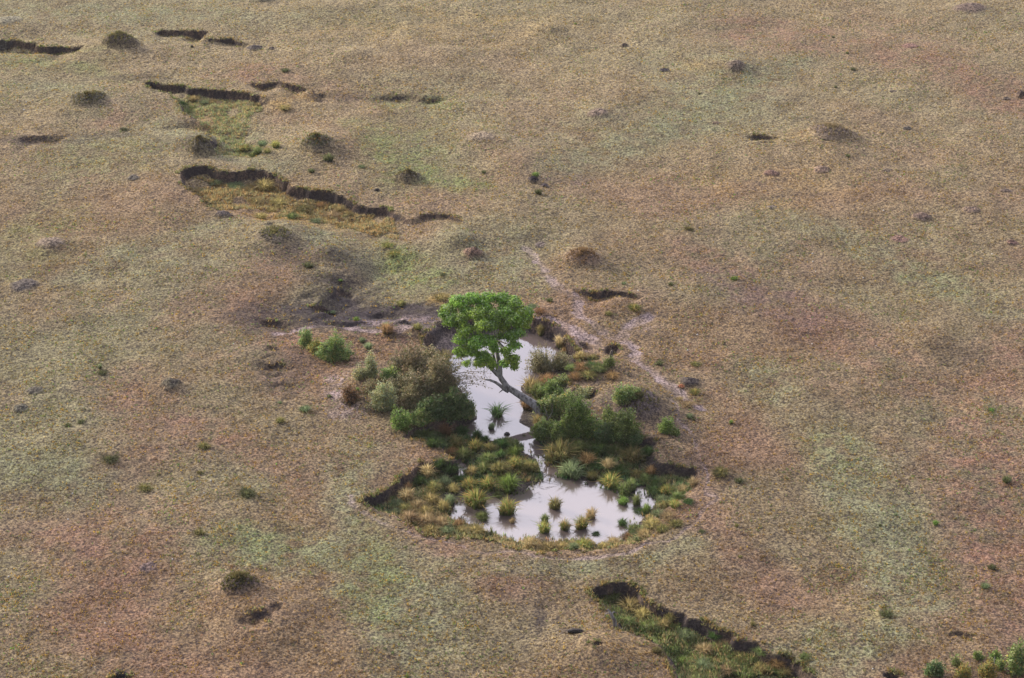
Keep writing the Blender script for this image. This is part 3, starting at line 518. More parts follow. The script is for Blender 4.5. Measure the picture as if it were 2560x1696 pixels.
# ------------------------------------------------------------------ bushes
big = [  # u, v(lowest), w, h, palette, label
 (1030, 962, 120, 108, 'olive', "dusty brown-green rounded bush at the top of the left bank thicket", .75, .07),
 (1105, 1004, 105, 116, 'olive', "biggest olive bush of the left thicket, thin twigs reaching over the water", .9, .07),
 (1060, 1012, 120, 74, 'olive', "olive-brown bush in the heart of the left bank thicket", .9, .07),
 (1132, 1054, 92, 68, 'dark', "dark green grassy bush overhanging the water at the right foot of the left bank thicket", 1.1, .075),
 (1090, 1052, 80, 50, 'dark', "low dark bush below the big olive bush at the water's edge", 1.1, .075),
 (928, 946, 36, 64, 'sage', "slim pale yellow-green bush standing alone left of the thicket", .8, .06),
 (898, 952, 40, 36, 'sage', "small pale bush left of the slim pale one", .6, .06),
 (960, 1030, 74, 66, 'sage', "pale silvery bush at the lower left of the thicket", .85, .065),
 (1000, 1078, 56, 56, 'bright', "bright green bush with yellow leaves at the bottom of the thicket", .6, .065),
 (975, 955, 50, 36, 'mixg', "low green bush between the slim pale bush and the big olive bush", .9, .065),
 (876, 1010, 46, 44, 'rust', "rust-brown dry shrub beside the pale bare soil left of the thicket", .8, .06),
 (955, 1000, 46, 34, 'rust', "brown half-dead shrub inside the left bank thicket", .55, .055),
 (765, 870, 38, 44, 'mixg', "green bush, the left one of the pair on the slope left of the waterhole", .9, .065),
 (832, 906, 92, 60, 'mixg', "wide grey-green bush, the right one of the pair on the slope left of the waterhole", 1.0, .065),
 (790, 884, 40, 32, 'yellow', "low brownish bush squeezed between the pair of bushes on the left slope", .7, .06),
 (1380, 1004, 72, 52, 'green', "green shrub hiding the foot of the leaning trunk", 1.0, .07),
 (1405, 972, 50, 30, 'mixg', "light green leafy shrub just above the shrub at the trunk's foot", .9, .07),
 (1372, 1046, 70, 52, 'mixg', "green shrub right of the foot of the leaning trunk, with a bare twig before it", 1.1, .07),
 (1358, 1104, 62, 46, 'green', "dark green shrub right at the water's narrows, below the leaning trunk", 1.1, .07),
 (1448, 1100, 84, 96, 'bright', "tallest bright green bush of the right bank, in its middle", 1.15, .075),
 (1400, 1108, 60, 50, 'green', "rounded green shrub at the left foot of the tallest bright bush", 1.1, .07),
 (1520, 1062, 40, 38, 'green', "light green bush top right of the tallest bright bush", .8, .07),
 (1562, 1108, 70, 74, 'green', "dark leaning green bush at the right end of the right bank thicket", 1.15, .075),
 (1518, 1112, 60, 48, 'dark', "dark shaded bush between the two tall green bushes of the right bank", 1.1, .07),
 (1562, 1012, 56, 44, 'mixg', "round green shrub on the dark earth mound right of the pond", 1.0, .065),
 (1590, 994, 22, 20, 'mixg', "small green shrub touching the round one on the dark mound", 1.0, .06),
 (1666, 1086, 40, 38, 'bright', "bright green little bush alone between the pond and the worn path", 1.0, .065),
 (1688, 1090, 22, 16, 'green', "low green sprawl beside the bright little bush", 1.0, .06),
 (1402, 930, 56, 46, 'olive', "tangled grey-brown bush on the right bank beside the bare-stemmed one", .65, .06),
 (1459, 998, 44, 24, 'sage', "low grey-green shrub under the dark bank edge right of the trunk", .9, .06),
 (2538, 1690, 50, 84, 'mixg', "tall green bush in the bottom right corner with yellow leaf tips", .8, .075),
 (2338, 1694, 46, 38, 'dark', "dark green rounded bush near the bottom right corner, leftmost of its row", 1.0, .07),
 (2390, 1666, 24, 28, 'mixg', "small upright shrub behind the rounded bush near the bottom right corner", .7, .06),
 (2446, 1650, 22, 20, 'green', "small bright green bush behind the yellow bushes near the corner", .9, .06),
 (2488, 1656, 30, 30, 'bright', "loose bright green shrub with a pale stem near the corner", .6, .06),
 (2412, 1700, 40, 34, 'yellow', "yellow-green bush right of the rounded one at the bottom edge", .8, .065),
 (2470, 1698, 46, 40, 'yellow', "yellow leafed bush at the bottom edge beside the tall corner bush", .8, .065),
 (2500, 1676, 24, 24, 'mixg', "small shrub between the yellow bush and the tall corner bush", .8, .06),
 (1000, 948, 66, 56, 'olive', "upper left olive bush of the thicket, right of the slim pale one", .8, .065),
 (1075, 930, 60, 60, 'olive', "olive bush at the thicket's top right, nearest the golden tussock", .7, .065),
 (1035, 1024, 80, 60, 'olive', "straw-flecked bush low in the middle of the thicket", .8, .065),
 (1000, 990, 70, 46, 'olive', "dull olive bush in the left half of the thicket above the silvery one", .85, .065),
 (1050, 1066, 70, 40, 'mixg', "low green bush along the thicket's bottom edge", .9, .065),
 (930, 985, 40, 34, 'olive', "low dry shrub on bare soil at the thicket's left side", .6, .06),
 (1168, 1050, 46, 52, 'mixg', "grassy bush at the thicket's tip above the water", 1.0, .07),
 (1425, 1030, 56, 50, 'mixg', "grey-green bush between the trunk's foot and the tallest bright bush", .9, .07),
 (1486, 1098, 50, 44, 'mixg', "leafy bush filling the gap right of the tallest bright bush", .9, .07),
 (1535, 1090, 50, 56, 'green', "green bush immediately left of the dark leaning one", .9, .07),
 (1590, 1120, 40, 34, 'dark', "low dark bush at the right foot of the dark leaning one", 1.0, .065),
 (1524, 918, 34, 22, 'green', "dark green shrub round a dead stump beside the path", 1.0, .055),
]
for i, (u, v, w_, h_, pal, lab, de, lf) in enumerate(big): bush("bush", u, v, w_, h_, pal, lab, 'bush', de, lf, seed=i)
# the bare-stemmed scraggly bush by the right of the water
sb = bush("scraggly_bush", 1348, 944, 84, 74, 'olive', "scraggly bush with dark bare stems standing before the water right of the trunk", 'bush', .5, .055, seed=77, sparse=1.0)
T = Tubes(); r = np.random.default_rng(8)
for k in range(7):
    a = np.array([r.normal()*.05, r.normal()*.05, -.1]); e = np.array([r.uniform(-1, 1), r.uniform(-.5, .5), r.uniform(1.1, 2.1)]); T.add(bez(a, (a+e)/2+np.array([-.2*e[0], 0, .25]), e, 6), np.linspace(.055, .008, 6), 5)
T.build("bare_stems", M_twig, sb)
# thin twigs of the big olive bush over the water
tw = [o for o in col.objects if o.get('label', '').startswith("biggest olive")][0]; T = Tubes(); LC = []
for k in range(16):
    a = np.array([.6+r.uniform(0, .4), r.uniform(-.3, .3), r.uniform(.6, 1.9)]); e = a+np.array([r.uniform(.9, 2.3), r.uniform(-.5, .6), r.uniform(-.5, .5)]); P_ = bez(a, (a+e)/2+np.array([0, 0, .25]), e, 6)
    T.add(P_, np.linspace(.018, .004, 6), 3)
    for q in P_[2:]: LC.append(q+r.normal(size=(7, 3))*.09)
T.build("overhanging_twigs", M_twig, tw); LC = np.concatenate(LC); V, F, K = leaf_cloud(LC, .05, pick(PAL['olive'], len(LC), r), r=r); mesh_np("twig_leaves", V, F, colors=K, mats=M_leaf, parent=tw)

# ------------------------------------------------------------------ tussocks of the waterhole
GP = "grass tussocks in and around the waterhole"
TU = [
 (1192,1292,66,64,'mixed',"largest tussock standing in the water, gold on top and green below"),
 (1268,1309,52,56,'mixed',"tall gold-tipped tussock in the water, right of the largest one"),
 (1245,1250,30,18,'green',"small flat green tussock in brown water above the tall gold-tipped one"),
 (1207,1319,42,26,'green',"low green tussock just below the largest water tussock"),
 (1281,1326,17,20,'straw',"tiny straw tuft at the foot of the tall gold-tipped tussock"),
 (1273,1230,56,50,'bright',"vivid green domed tussock on the left shore of the lower pool"),
 (1322,1186,48,40,'olive',"brownish rounded tussock at the pond's narrows, left side"),
 (1289,1173,38,36,'mixed',"yellow-green domed tussock left of the brownish one at the narrows"),
 (1288,1144,42,32,'bright',"light green tussock above the yellow-green dome at the narrows"),
 (1287,1122,32,26,'green',"uppermost green tussock of the row at the narrows' left side"),
 (1222,1133,34,30,'olive',"brown-topped tussock in the left marsh, below the floating dark stone"),
 (1189,1131,38,38,'mixed',"olive-gold tussock in the left marsh, left of the brown-topped one"),
 (1256,1124,30,34,'dark',"near black-green reedy tussock by the water above the narrows"),
 (1253,1150,26,30,'dark',"dark green reedy tussock directly below the near-black one"),
 (1210,1186,46,32,'green',"bright mid-green tussock in the centre of the left marsh"),
 (1250,1186,48,34,'olive',"wide brownish tussock right of the mid-green one in the left marsh"),
 (1179,1194,32,34,'gold',"golden tussock beside the small side pool in the left marsh"),
 (1174,1228,46,38,'mixed',"green and straw tussock above the largest water tussock"),
 (1220,1228,38,42,'mixed',"grey-green tussock between the green-and-straw one and the vivid dome"),
 (1069,1196,38,40,'straw',"straw coloured tussock under the dark curved bank of the left marsh"),
 (1122,1190,50,40,'dark',"very dark green tussock mass left of the small side pool"),
 (1100,1170,40,26,'dark',"dark green tussock in the shade of the bank's tip"),
 (1113,1214,36,26,'sage',"pale green tussock below the very dark mass"),
 (1133,1234,32,28,'gold',"gold tussock right below the pale green one"),
 (1085,1234,42,32,'olive',"brown tussock in the middle of the left marsh"),
 (1050,1215,34,24,'dark',"dark low tussock just off the curved bank"),
 (1021,1228,22,24,'rust',"small rusty tussock against the dark curved bank"),
 (1018,1254,42,38,'straw',"leaning straw tussock below the rusty one by the bank"),
 (1077,1262,42,30,'gold',"big golden tussock in the left marsh's dry part, topmost of the golden ones"),
 (1108,1282,30,38,'gold',"upright golden tussock closest to the water on the left"),
 (1045,1272,38,26,'straw',"pale straw tussock left of the big golden one"),
 (1067,1290,42,26,'gold',"yellow-gold low tussock under the big golden one"),
 (1125,1264,30,32,'sage',"sage green tussock at the left shore between gold and water"),
 (1150,1206,30,18,'dark',"thin dark tuft at the lower end of the side pool"),
 (1023,1310,44,34,'straw',"pinkish straw tussock near the lower left rim of the waterhole"),
 (1066,1316,50,36,'straw',"large pale straw tussock inside the lower left rim"),
 (1106,1322,40,34,'straw',"brown-straw tussock right of the large pale one"),
 (1038,1318,24,14,'green',"small green tuft between two straw tussocks at the lower left rim"),
 (1078,1334,42,22,'gold',"low golden tussock right on the lower left rim"),
 (1116,1336,34,20,'sage',"low grey-green tussock on the bottom rim left of the mud"),
 (1154,1336,36,20,'gold',"low golden tussock on the bottom rim, left of the wide one"),
 (1190,1338,50,24,'gold',"wide low golden tussock on the bottom rim beside dark mud"),
 (1146,1320,32,22,'rust',"rust coloured tuft in the mud left of the low green tussock"),
 (995,1270,34,22,'sage',"grey-green tussock left in the corner under the bank's end"),
 (1012,1282,34,24,'olive',"olive tussock right of the grey-green corner tussock"),
 (990,1288,30,18,'sage',"flat sage tuft near the leftmost tip of the waterhole"),
 (1388,1293,36,42,'olive',"lone spiky reed tussock in the open lower pool"),
 (1362,1322,26,26,'green',"spiky green tuft in the water behind the leftmost of the front tussocks"),
 (1360,1350,38,40,'mixed',"round green-gold tussock in the water, first of three in the front row"),
 (1411,1345,32,38,'mixed',"upright green-gold tussock in the water, middle of the front three"),
 (1454,1342,44,42,'mixed',"fullest golden-green tussock in the water, right of the front three"),
 (1480,1314,34,34,'straw',"spiky straw tussock in the water behind the fullest one"),
 (1324,1374,42,34,'straw',"straw tussock on the front rim, left of the orange-gold one"),
 (1372,1382,46,28,'gold',"orange-gold domed tussock on the front rim"),
 (1408,1380,30,28,'gold',"small golden tussock right of the orange-gold dome"),
 (1434,1376,26,22,'sage',"small sage tussock on the front rim between golden ones"),
 (1458,1374,46,28,'mixed',"gold and green tussock on the front rim under the fullest water tussock"),
 (1508,1374,32,20,'gold',"flat golden tuft on the front rim right of dark debris"),
 (1532,1366,40,22,'straw',"wide straw tuft at the right end of the front rim"),
 (1490,1355,22,12,'dark',"dark floating weed near the front rim"),
 (1559,1281,28,30,'bright',"vivid green reed tussock, left of the three at the right shore"),
 (1592,1279,28,34,'green',"tall green reed tussock, middle of the three at the right shore"),
 (1617,1288,26,32,'bright',"vivid green reed tussock, right of the three at the right shore"),
 (1600,1296,40,14,'dark',"flat dark weed below the three reed tussocks"),
 (1556,1327,28,24,'dark',"dark green tussock in water left of the lower right shore"),
 (1582,1333,40,22,'green',"flat green tussock next to the dark one at the lower right shore"),
 (1628,1325,46,30,'gold',"golden domed tussock on the lower right shore"),
 (1615,1346,50,24,'straw',"wide straw tussock on the right rim below the golden dome"),
 (1655,1334,40,22,'olive',"olive tussock right of the golden dome"),
 (1572,1352,40,20,'rust',"brown tuft on the shore at the bottom right of the pool"),
 (1668,1238,40,28,'mixed',"gold-green tussock on the right slope above the sage one"),
 (1694,1256,40,30,'green',"green tussock on the right slope, closest to the rim"),
 (1655,1258,30,22,'sage',"sage tussock left of the green one on the right slope"),
 (1660,1274,36,22,'olive',"olive-gold tussock on the right slope under the sage one"),
 (1686,1272,32,24,'mixed',"yellowish tussock under the green one on the right slope"),
 (1720,1262,30,14,'dark',"dark patchy tuft at the rim right of the green slope tussock"),
 (1732,1218,32,28,'straw',"pale straw tuft standing up at the right rim of the waterhole"),
 (1708,1234,38,24,'straw',"straw tussock left of the pale upright one at the right rim"),
 (1645,1296,40,22,'sage',"grey-green tussock between the right slope and the reed trio"),
 (1672,1300,44,20,'straw',"dull straw tussock on the lower right slope"),
 (1690,1318,40,18,'olive',"low olive tussock at the right edge of the lower slope"),
 (1638,1234,40,20,'dark',"dark low weed at the pool's right tip"),
 (1561,1240,44,38,'green',"green tussock in water at the upper right of the lower pool"),
 (1580,1230,28,42,'green',"taller narrow green tussock behind the one at the pool's upper right"),
 (1528,1224,54,46,'mixed',"large gold-green tussock on the upper shore of the lower pool"),
 (1477,1202,30,26,'olive',"small brown-green tussock between the pale one and the gold-green one"),
 (1429,1196,62,50,'sage',"tall pale sage tussock in the water right of the narrows"),
 (1403,1162,84,66,'olive',"great olive-gold arching tussock on the right side of the narrows"),
 (1467,1160,46,30,'rust',"brown tussock behind the tall pale sage one"),
 (1495,1178,46,26,'dark',"dark green tussock above the small brown-green one"),
 (1520,1180,38,40,'straw',"straw tussock with upright stalks in the right marsh"),
 (1582,1160,62,46,'olive',"large olive tussock in the upper right marsh"),
 (1548,1190,42,26,'dark',"dark green tussock below the straw one in the right marsh"),
 (1628,1192,30,32,'rust',"rusty tussock at the edge of the dark shaded bank"),
 (1612,1208,36,26,'green',"green tussock by the water below the rusty one"),
 (1590,1196,36,24,'olive',"brownish-green tussock left of the rusty one"),
 (1640,1216,28,18,'dark',"dark tuft right of the green one by the water"),
 (1500,1140,50,34,'dark',"dark green tussock under the right bank bushes, left one"),
 (1540,1138,46,28,'green',"green tussock under the right bank bushes, right one"),
 (1450,1130,46,30,'green',"green tussock in front of the tallest bright bush"),
 (1622,1140,34,26,'dark',"small dark tussock between the olive one and the rim"),
 (1113,1092,34,38,'rust',"reddish-green upright tussock at the lower edge of the left thicket"),
 (1060,1100,56,28,'green',"wide green tussock left of the reddish-green one"),
 (1085,1118,44,24,'dark',"dark green tussock on the slope below the wide green one"),
 (1142,1120,40,30,'olive',"olive tussock at the head of the left marsh"),
 (1160,1150,44,34,'green',"green tussock left of the olive-gold one in the left marsh"),
 (1130,1142,36,24,'rust',"brownish tussock beside the land's tip"),
 (1150,1088,44,22,'dark',"dark tussock in the shade at the water's left edge"),
 (1222,1160,44,32,'green',"dense green tussock in the middle of the narrows' left marsh"),
 (1194,1102,30,34,'dark',"dark green spiky tussock at the left edge of the upper water"),
 (1212,1108,30,20,'dark',"low dark weed right of the spiky dark tussock"),
 (1230,1090,20,24,'sage',"small sage tuft in the upper water left of the dark stone"),
 (1110,906,52,32,'gold',"large round golden tussock left of the crown, at the water's top corner"),
 (1328,985,54,48,'gold',"orange-gold tussock below the scraggly bush, at the water's right edge"),
 (1346,998,50,46,'green',"green leafy tussock right under the orange-gold one"),
 (1372,968,50,36,'rust',"dark brown tussock under the scraggly bush"),
 (1316,1028,30,38,'rust',"rusty reed tuft hanging over the water behind the trunk's foot"),
 (1346,1068,34,36,'gold',"yellow drooping tussock below the trunk at the water's edge"),
 (1352,840,26,32,'olive',"olive tuft on the dark bank right of the crown"),
 (1398,873,32,38,'straw',"straw tussock on the bank right of the upper water"),
 (1413,884,18,20,'rust',"small rusty tuft beside the straw tussock on the upper right bank"),
 (1454,902,30,28,'gold',"golden tuft on the bank near the upper right water tip"),
 (1444,880,20,14,'olive',"tiny olive tuft on the mud bank above the golden one"),
 (1482,904,34,18,'olive',"olive tuft at the top of the grassy bank right of the upper pond"),
 (1496,930,50,22,'green',"green tussock on the grassy bank left of the dead stump"),
 (1455,930,46,22,'rust',"brownish tussock on the grassy bank, near the water"),
 (1470,948,50,22,'olive',"wide olive tussock at the foot of the grassy bank"),
 (1428,930,34,22,'green',"green tussock right behind the tangled bush"),
 (1440,950,36,18,'rust',"small reddish tussock between the tangled bush and the wide olive one"),
 (1530,948,40,18,'rust',"reddish tuft on the grassy bank below the stump"),
 (1478,920,34,16,'dark',"dark tuft in the middle of the grassy bank"),
 (1382,1108,40,24,'olive',"olive tussock between the dark shrub and the great arching tussock"),
 (1160,898,22,14,'green',"small green sprig in the water under the crown's lower left"),
]
for (u, v, w_, h_, k, lab) in TU: tussock(u, v, w_, h_, k, lab, GP)
tussock(1243, 1062, 44, 44, 'dark', "spiky dark reed clump standing in the upper water near the dark stone", GP, 'reeds', 'reed_clump', True)
GG = "grass tussocks in the dry channels"
for (u, v, w_, h_, k, lab) in [
 (1574,1532,60,36,'gold',"big golden tussock at the head of the lower right gully"),(1607,1553,46,36,'gold',"golden tussock right behind the biggest in the lower right gully"),(1660,1576,36,32,'gold',"orange-gold tussock in the middle of the lower right gully"),
 (1676,1556,32,26,'olive',"olive tussock above the orange-gold one in the lower right gully"),(1571,1568,38,28,'green',"green tussock near the left edge of the lower right gully"),(1530,1500,50,22,'green',"dark-edged green tussock under the gully's head wall"),(1632,1580,40,26,'green',"green tussock left of the orange-gold one in the gully"),
 (1640,1634,26,18,'olive',"small olive tussock by the gully's left rim"),(1680,1640,42,28,'dark',"dark tussock lower down in the gully"),(1715,1600,44,26,'sage',"sage tussock near the gully's right wall"),(1760,1640,46,30,'straw',"straw tussock in the lower gully's centre"),
 (1705,1672,46,30,'bright',"bright green tussock at the gully's bottom left"),(1755,1680,50,30,'sage',"grey-green tussock at the bottom edge of the gully"),(1810,1620,40,22,'straw',"straw tussock under the gully's right wall"),(1850,1660,42,26,'olive',"brown-green tussock in the lower right part of the gully"),
 (1900,1684,40,28,'gold',"yellow tussock at the bottom edge, right one in the gully"),(1940,1670,40,24,'rust',"rust tussock by the gully's right rim at the bottom"),(1900,1640,40,20,'green',"green tussock hugging the gully's right wall"),(1820,1690,46,26,'straw',"straw tussock at the very bottom of the gully"),(1785,1600,36,20,'dark',"dark tussock in the shade of the gully's right wall"),
 (1960,1692,36,24,'gold',"golden tussock in the bottom right end of the gully"),(2010,1650,30,16,'green',"green tuft on the gully's right lip"),(1605,1590,36,22,'dark',"dark green tussock under the gully's left lip"),
 (662,477,54,32,'gold',"great golden tussock in the middle left channel under its dark wall"),(625,480,44,18,'gold',"low golden tussock left of the great one in the middle channel"),(590,472,44,14,'sage',"flat green tussock at the left of the middle channel"),(540,462,40,14,'sage',"palest green tussock at the left end of the middle channel"),
 (700,512,46,16,'gold',"golden tussock below the great one in the middle channel"),(640,510,40,14,'gold',"rusty-gold tussock on the middle channel's left floor"),(760,530,46,18,'olive',"olive tussock in the middle channel's floor, centre"),(830,548,44,22,'straw',"straw tussock to the right on the middle channel's floor"),(730,548,36,16,'green',"green tussock on the middle channel's lower floor"),
 (790,560,34,14,'sage',"grey-green tussock at the near edge of the middle channel"),(850,530,30,16,'gold',"small gold tussock under the right part of the long dark wall"),(870,540,26,14,'gold',"smallest gold tussock at the right end of the middle channel"),(650,548,34,16,'gold',"gold tussock at the near left edge of the middle channel"),(805,520,30,16,'rust',"rust tuft close under the long dark wall"),(680,530,36,14,'gold',"dull gold tussock low in the middle channel, left"),
 (486,254,28,16,'gold',"golden tussock in the upper left channel"),(510,262,26,12,'sage',"sage tussock right of the golden one in the upper channel"),(455,266,24,14,'dark',"dark green tussock at the left wall of the upper channel"),(480,276,28,12,'green',"green tussock on the upper channel's floor"),(465,286,26,14,'green',"lowest green tussock against the upper channel's left wall"),(530,258,30,8,'gold',"flat gold tuft under the upper channel's long wall"),(648,266,22,10,'gold',"gold tuft at the right end of the upper channel"),(710,276,36,14,'gold',"brown-gold tuft right of the upper channel"),
 (615,380,34,22,'mixed',"green clump left in the group between the two channels"),(645,388,30,26,'green',"darker green clump in the middle of the group between the channels"),(632,394,26,14,'green',"small green clump at the bottom of the group between the channels"),(668,384,26,14,'olive',"olive clump right of the darker one between the channels"),(690,372,26,24,'mixed',"upright green clump at the right end of the group between the channels"),(655,365,30,14,'sage',"flat pale clump at the top of the group between the channels"),
 (1100,752,44,16,'gold',"golden grass patch just left of the crown's top"),(985,640,36,12,'mixed',"yellow-green low patch on the green flush"),(968,618,34,10,'mixed',"yellow-green patch higher on the green flush")]:
    tussock(u, v, w_, h_, k, lab, GG)

# ------------------------------------------------------------------ scattered small plants on the plain
GL = "small lone plants on the open plain"
for (u, v, w_, h_, k, lab) in [
 (770,670,34,18,'dark',"dark green shrublet on the left ridge above the dark eroded slope"),(823,406,34,30,'green',"upright green shrublet above the long channel wall"),(779,433,22,14,'green',"small green shrublet left below the upright one"),(905,421,24,10,'sage',"pale flat shrublet right of the two above the channel"),
 (1002,766,34,18,'olive',"olive tuft on bare soil left of the crown"),(833,786,18,12,'sage',"pale tuft on the dark eroded slope"),(891,804,22,14,'bright',"tiny vivid green plant on the bare soil edge"),(851,705,14,8,'bright',"green speck of a plant on the eroded left slope"),(968,838,48,38,'rust',"brown tussock with a green sprig on the bare rise"),(966,820,20,20,'sage',"green sprig poking from the brown tussock"),
 (1045,826,32,22,'olive',"olive tuft at the edge of the dark cut left of the crown"),(922,876,30,26,'sage',"pale shrublet on the reddish grass above the thicket"),(905,856,22,16,'sage',"faint pale tuft above the pale shrublet"),(1340,443,24,16,'bright',"vivid green plant above the little black mound"),(1348,486,26,18,'green',"green plant below the little black mound"),(1210,434,16,10,'green',"small green plant right of the domed tussock mound"),
 (1439,62,10,7,'bright',"tiny green plant near the top edge"),(251,924,16,20,'sage',"bluish upright tuft on the left plain"),(254,938,30,14,'dark',"dark green tuft under the bluish one on the left plain"),(763,1030,36,18,'sage',"grey-green tuft left of the silvery bush"),(702,1058,30,18,'olive',"olive-green tuft at the lower left of the thicket"),(204,1060,24,12,'green',"green tuft on the lower left plain, right one of two"),
 (171,1068,22,10,'dark',"dark tuft on the lower left plain, left one of two"),(509,1122,40,18,'olive',"wide dull tuft below the crater-like low mound"),(273,1158,54,22,'green',"spreading green tuft near the left edge, level with the narrows"),(363,1228,44,18,'olive',"olive spreading tuft left of the big bare patch"),(618,1246,54,24,'green',"green spreading tuft left of the dark curved bank"),(498,1338,36,18,'olive',"olive tuft above the dark round mound"),
 (823,995,16,10,'green',"small green tuft by the pale bare soil"),(893,978,14,12,'bright',"bright sprig inside the bare gap of the thicket"),(1836,702,24,14,'bright',"pale vivid green plant on the right plain"),(1828,1060,14,14,'bright',"bright small plant right of the path"),(2478,1029,20,9,'bright',"lone bright plant at the far right"),(1740,916,34,12,'olive',"dull tuft above the rust-stained mound"),
 (1722,577,28,12,'olive',"olive tuft in the middle of the right plain"),(1800,1190,56,26,'olive',"biggest olive tuft right of the pond beside the path"),(1849,1210,30,18,'green',"green tuft just right of the biggest olive one"),(2338,1314,20,16,'bright',"bright plant at the right end of a thin dark furrow"),(2218,1546,40,24,'green',"dark green bushy tuft at the lower right"),(2518,1208,32,22,'green',"green tuft at the right edge, upper one"),
 (2481,1426,28,18,'green',"green tuft at the right edge, middle one"),(2463,1474,30,20,'sage',"greyish tuft at the right edge, lower one"),(2200,1316,12,8,'green',"very small green tuft left of the furrow"),(1882,1566,20,16,'olive',"olive tuft beside the gully's right rim"),(1754,1332,22,9,'green',"flat green tuft outside the path's lower curve"),(1842,1318,16,10,'olive',"small olive tuft right of the path's lower curve"),
 (1650,914,24,16,'green',"green tuft beside the path above the rusty mound"),(1738,988,36,20,'mixed',"yellow-green tuft just right of the rusty mound"),(1720,1020,44,18,'straw',"wide straw tuft in the fork of the path"),(1700,1002,22,10,'straw',"small straw tuft above the wide one in the path's fork"),(1724,1046,26,14,'sage',"grey tuft below the wide straw one"),(1734,1052,12,8,'green',"small green tuft touching the grey one"),
 (1375,756,24,14,'dark',"dark green tuft at the top of the bare slope right of the crown"),(1678,714,18,10,'green',"small green tuft on the plain right of the small dark scarp"),(1522,790,24,14,'olive',"olive tuft below the small dark scarp"),(1350,786,36,18,'rust',"brownish tuft by the crown's right side"),(1330,772,34,12,'sage',"flat sage tuft beside the crown's right side"),(1585,778,44,22,'mixed',"yellow tussock on the rise under the small dark scarp"),
 (712,181,26,12,'dark',"dark green tuft above the upper scarp"),(1018,1694,14,8,'bright',"little green tuft at the bottom edge"),(2121,393,16,9,'dark',"dark green tuft below the broad dry mound"),(2132,176,16,8,'dark',"dark green tuft of the upper right plain"),(2118,135,12,7,'dark',"small dark tuft above it on the upper right plain"),(2089,220,10,7,'green',"tiny green tuft on the upper right plain"),(2082,95,10,6,'green',"tiny tuft highest on the upper right plain"),
 (1748,236,10,6,'green',"tiny green tuft on the pale upper plain"),(500,1186,20,10,'olive',"faint olive tuft on the lower left plain"),(1310,1100,10,8,'green',"small sprig at the right edge of the upper pool"),(310,328,26,8,'green',"flat green tuft left of the upper channel's end"),(1560,712,16,8,'sage',"pale small tuft near the dark scarp"),(1105,690,20,8,'green',"green tuft on the flush above the crown"),(700,1010,14,8,'sage',"faint pale tuft left of the thicket"),
 (2240,1290,14,8,'sage',"faint sage tuft left of the bright furrow plant"),(1850,1395,14,8,'olive',"faint olive tuft in the lower right plain")]:
    tussock(u, v, w_*.85, h_*.85, {'green': 'dull', 'dark': 'dull'}.get(k, k), lab, GL, 'plant', 'small_plant')
# ------------------------------------------------------------------ earth and termite mounds
M_mound = M_ground
def mound(u, v, wpx, hpx, label, tone=(.10,.085,.065), cover='olive', crater=0.0, n=160, rough=.22, group="earth mounds on the plain"):
    wpx *= 1.18; n = int(n*.9)*(n > 150); cover = cover if n else None; m = mpp(v); th = PITCH-math.atan((848-v)/FPX); R = wpx*m/2; H = max(.12*R, (hpx*m-R*.9*math.sin(th))/math.cos(th)); H = max(H, .25*hpx*m)*.85
    c = at(u, v-R*.8*math.sin(th)/m); root = empty("earth_mound", c); thing(root, label, 'mound', group)
    nr, na = 16, 44; r = np.random.default_rng(int(u+v)); V = []; K = []
    for i in range(nr+1):
        q = i/nr
        for j in range(na):
            a = 2*math.pi*j/na; x, y = math.cos(a)*q*R, math.sin(a)*q*R*.92
            wob = float(fbm(x+u, y, 1.1/R, 3, 71))*.3; qq = min(1, max(0, q*(1+wob)))
            h = H*((1-qq**2.0)**1.35-crater*math.exp(-(qq/.35)**2))+rough*H*float(fbm(x*1.0+u, y+v, 2.6/R, 4, 72))*(1-q)+.04*float(perlin(x+u, y+v, 4, 73))
            z = float(hz(c.x+x, c.y+y))-c.z+h-(.06*sst((q-.8)/.2)); V.append((x, y, z))
            e = sst((qq-.5)/.5+.25*float(fbm(x+u, y, 3, 3, 74))); g = samp(COL, np.array([c.x+x]), np.array([c.y+y]))[0]
            K.append(np.array(tone)*1.35*(1+.35*float(fbm(x+u, y+v, 3.5, 3, 75)))*(1-e)+g*e)
    F = [(i*na+j, (i+1)*na+j, (i+1)*na+(j+1) % na, i*na+(j+1) % na) for i in range(nr) for j in range(na)]
    mesh_np("earth", V, F, colors=np.clip(K, .01, .6), mats=M_mound, parent=root, smooth=True)
    if cover:
        P = np.array(V); k = r.integers(0, len(P)*3//4, n); b = P[k]+r.normal(size=(n, 3))*[.05, .05, 0]
        kb, kt = KINDS[cover]; N_ = 6; b = np.repeat(b, N_, 0); nn = len(b); d = r.normal(size=(nn, 3))*[.07, .07, 0]; hh = r.uniform(.06, .16, nn)*min(1.4, .6+R*.4)
        s = r.normal(size=(nn, 3)); s[:, 2] = 0; s /= np.linalg.norm(s, axis=1, keepdims=True); s *= .025
        VV_ = np.stack([b-s, b+s, b+d+np.stack([0*hh, 0*hh, hh], 1)], 1).reshape(-1, 3); kk = np.repeat(pick(B_[kt], n, r)*.5, N_*3, 0)
        mesh_np("grass_cover", VV_, None, np.arange(nn*3).reshape(-1, 3), colors=kk, mats=M_blade, parent=root)
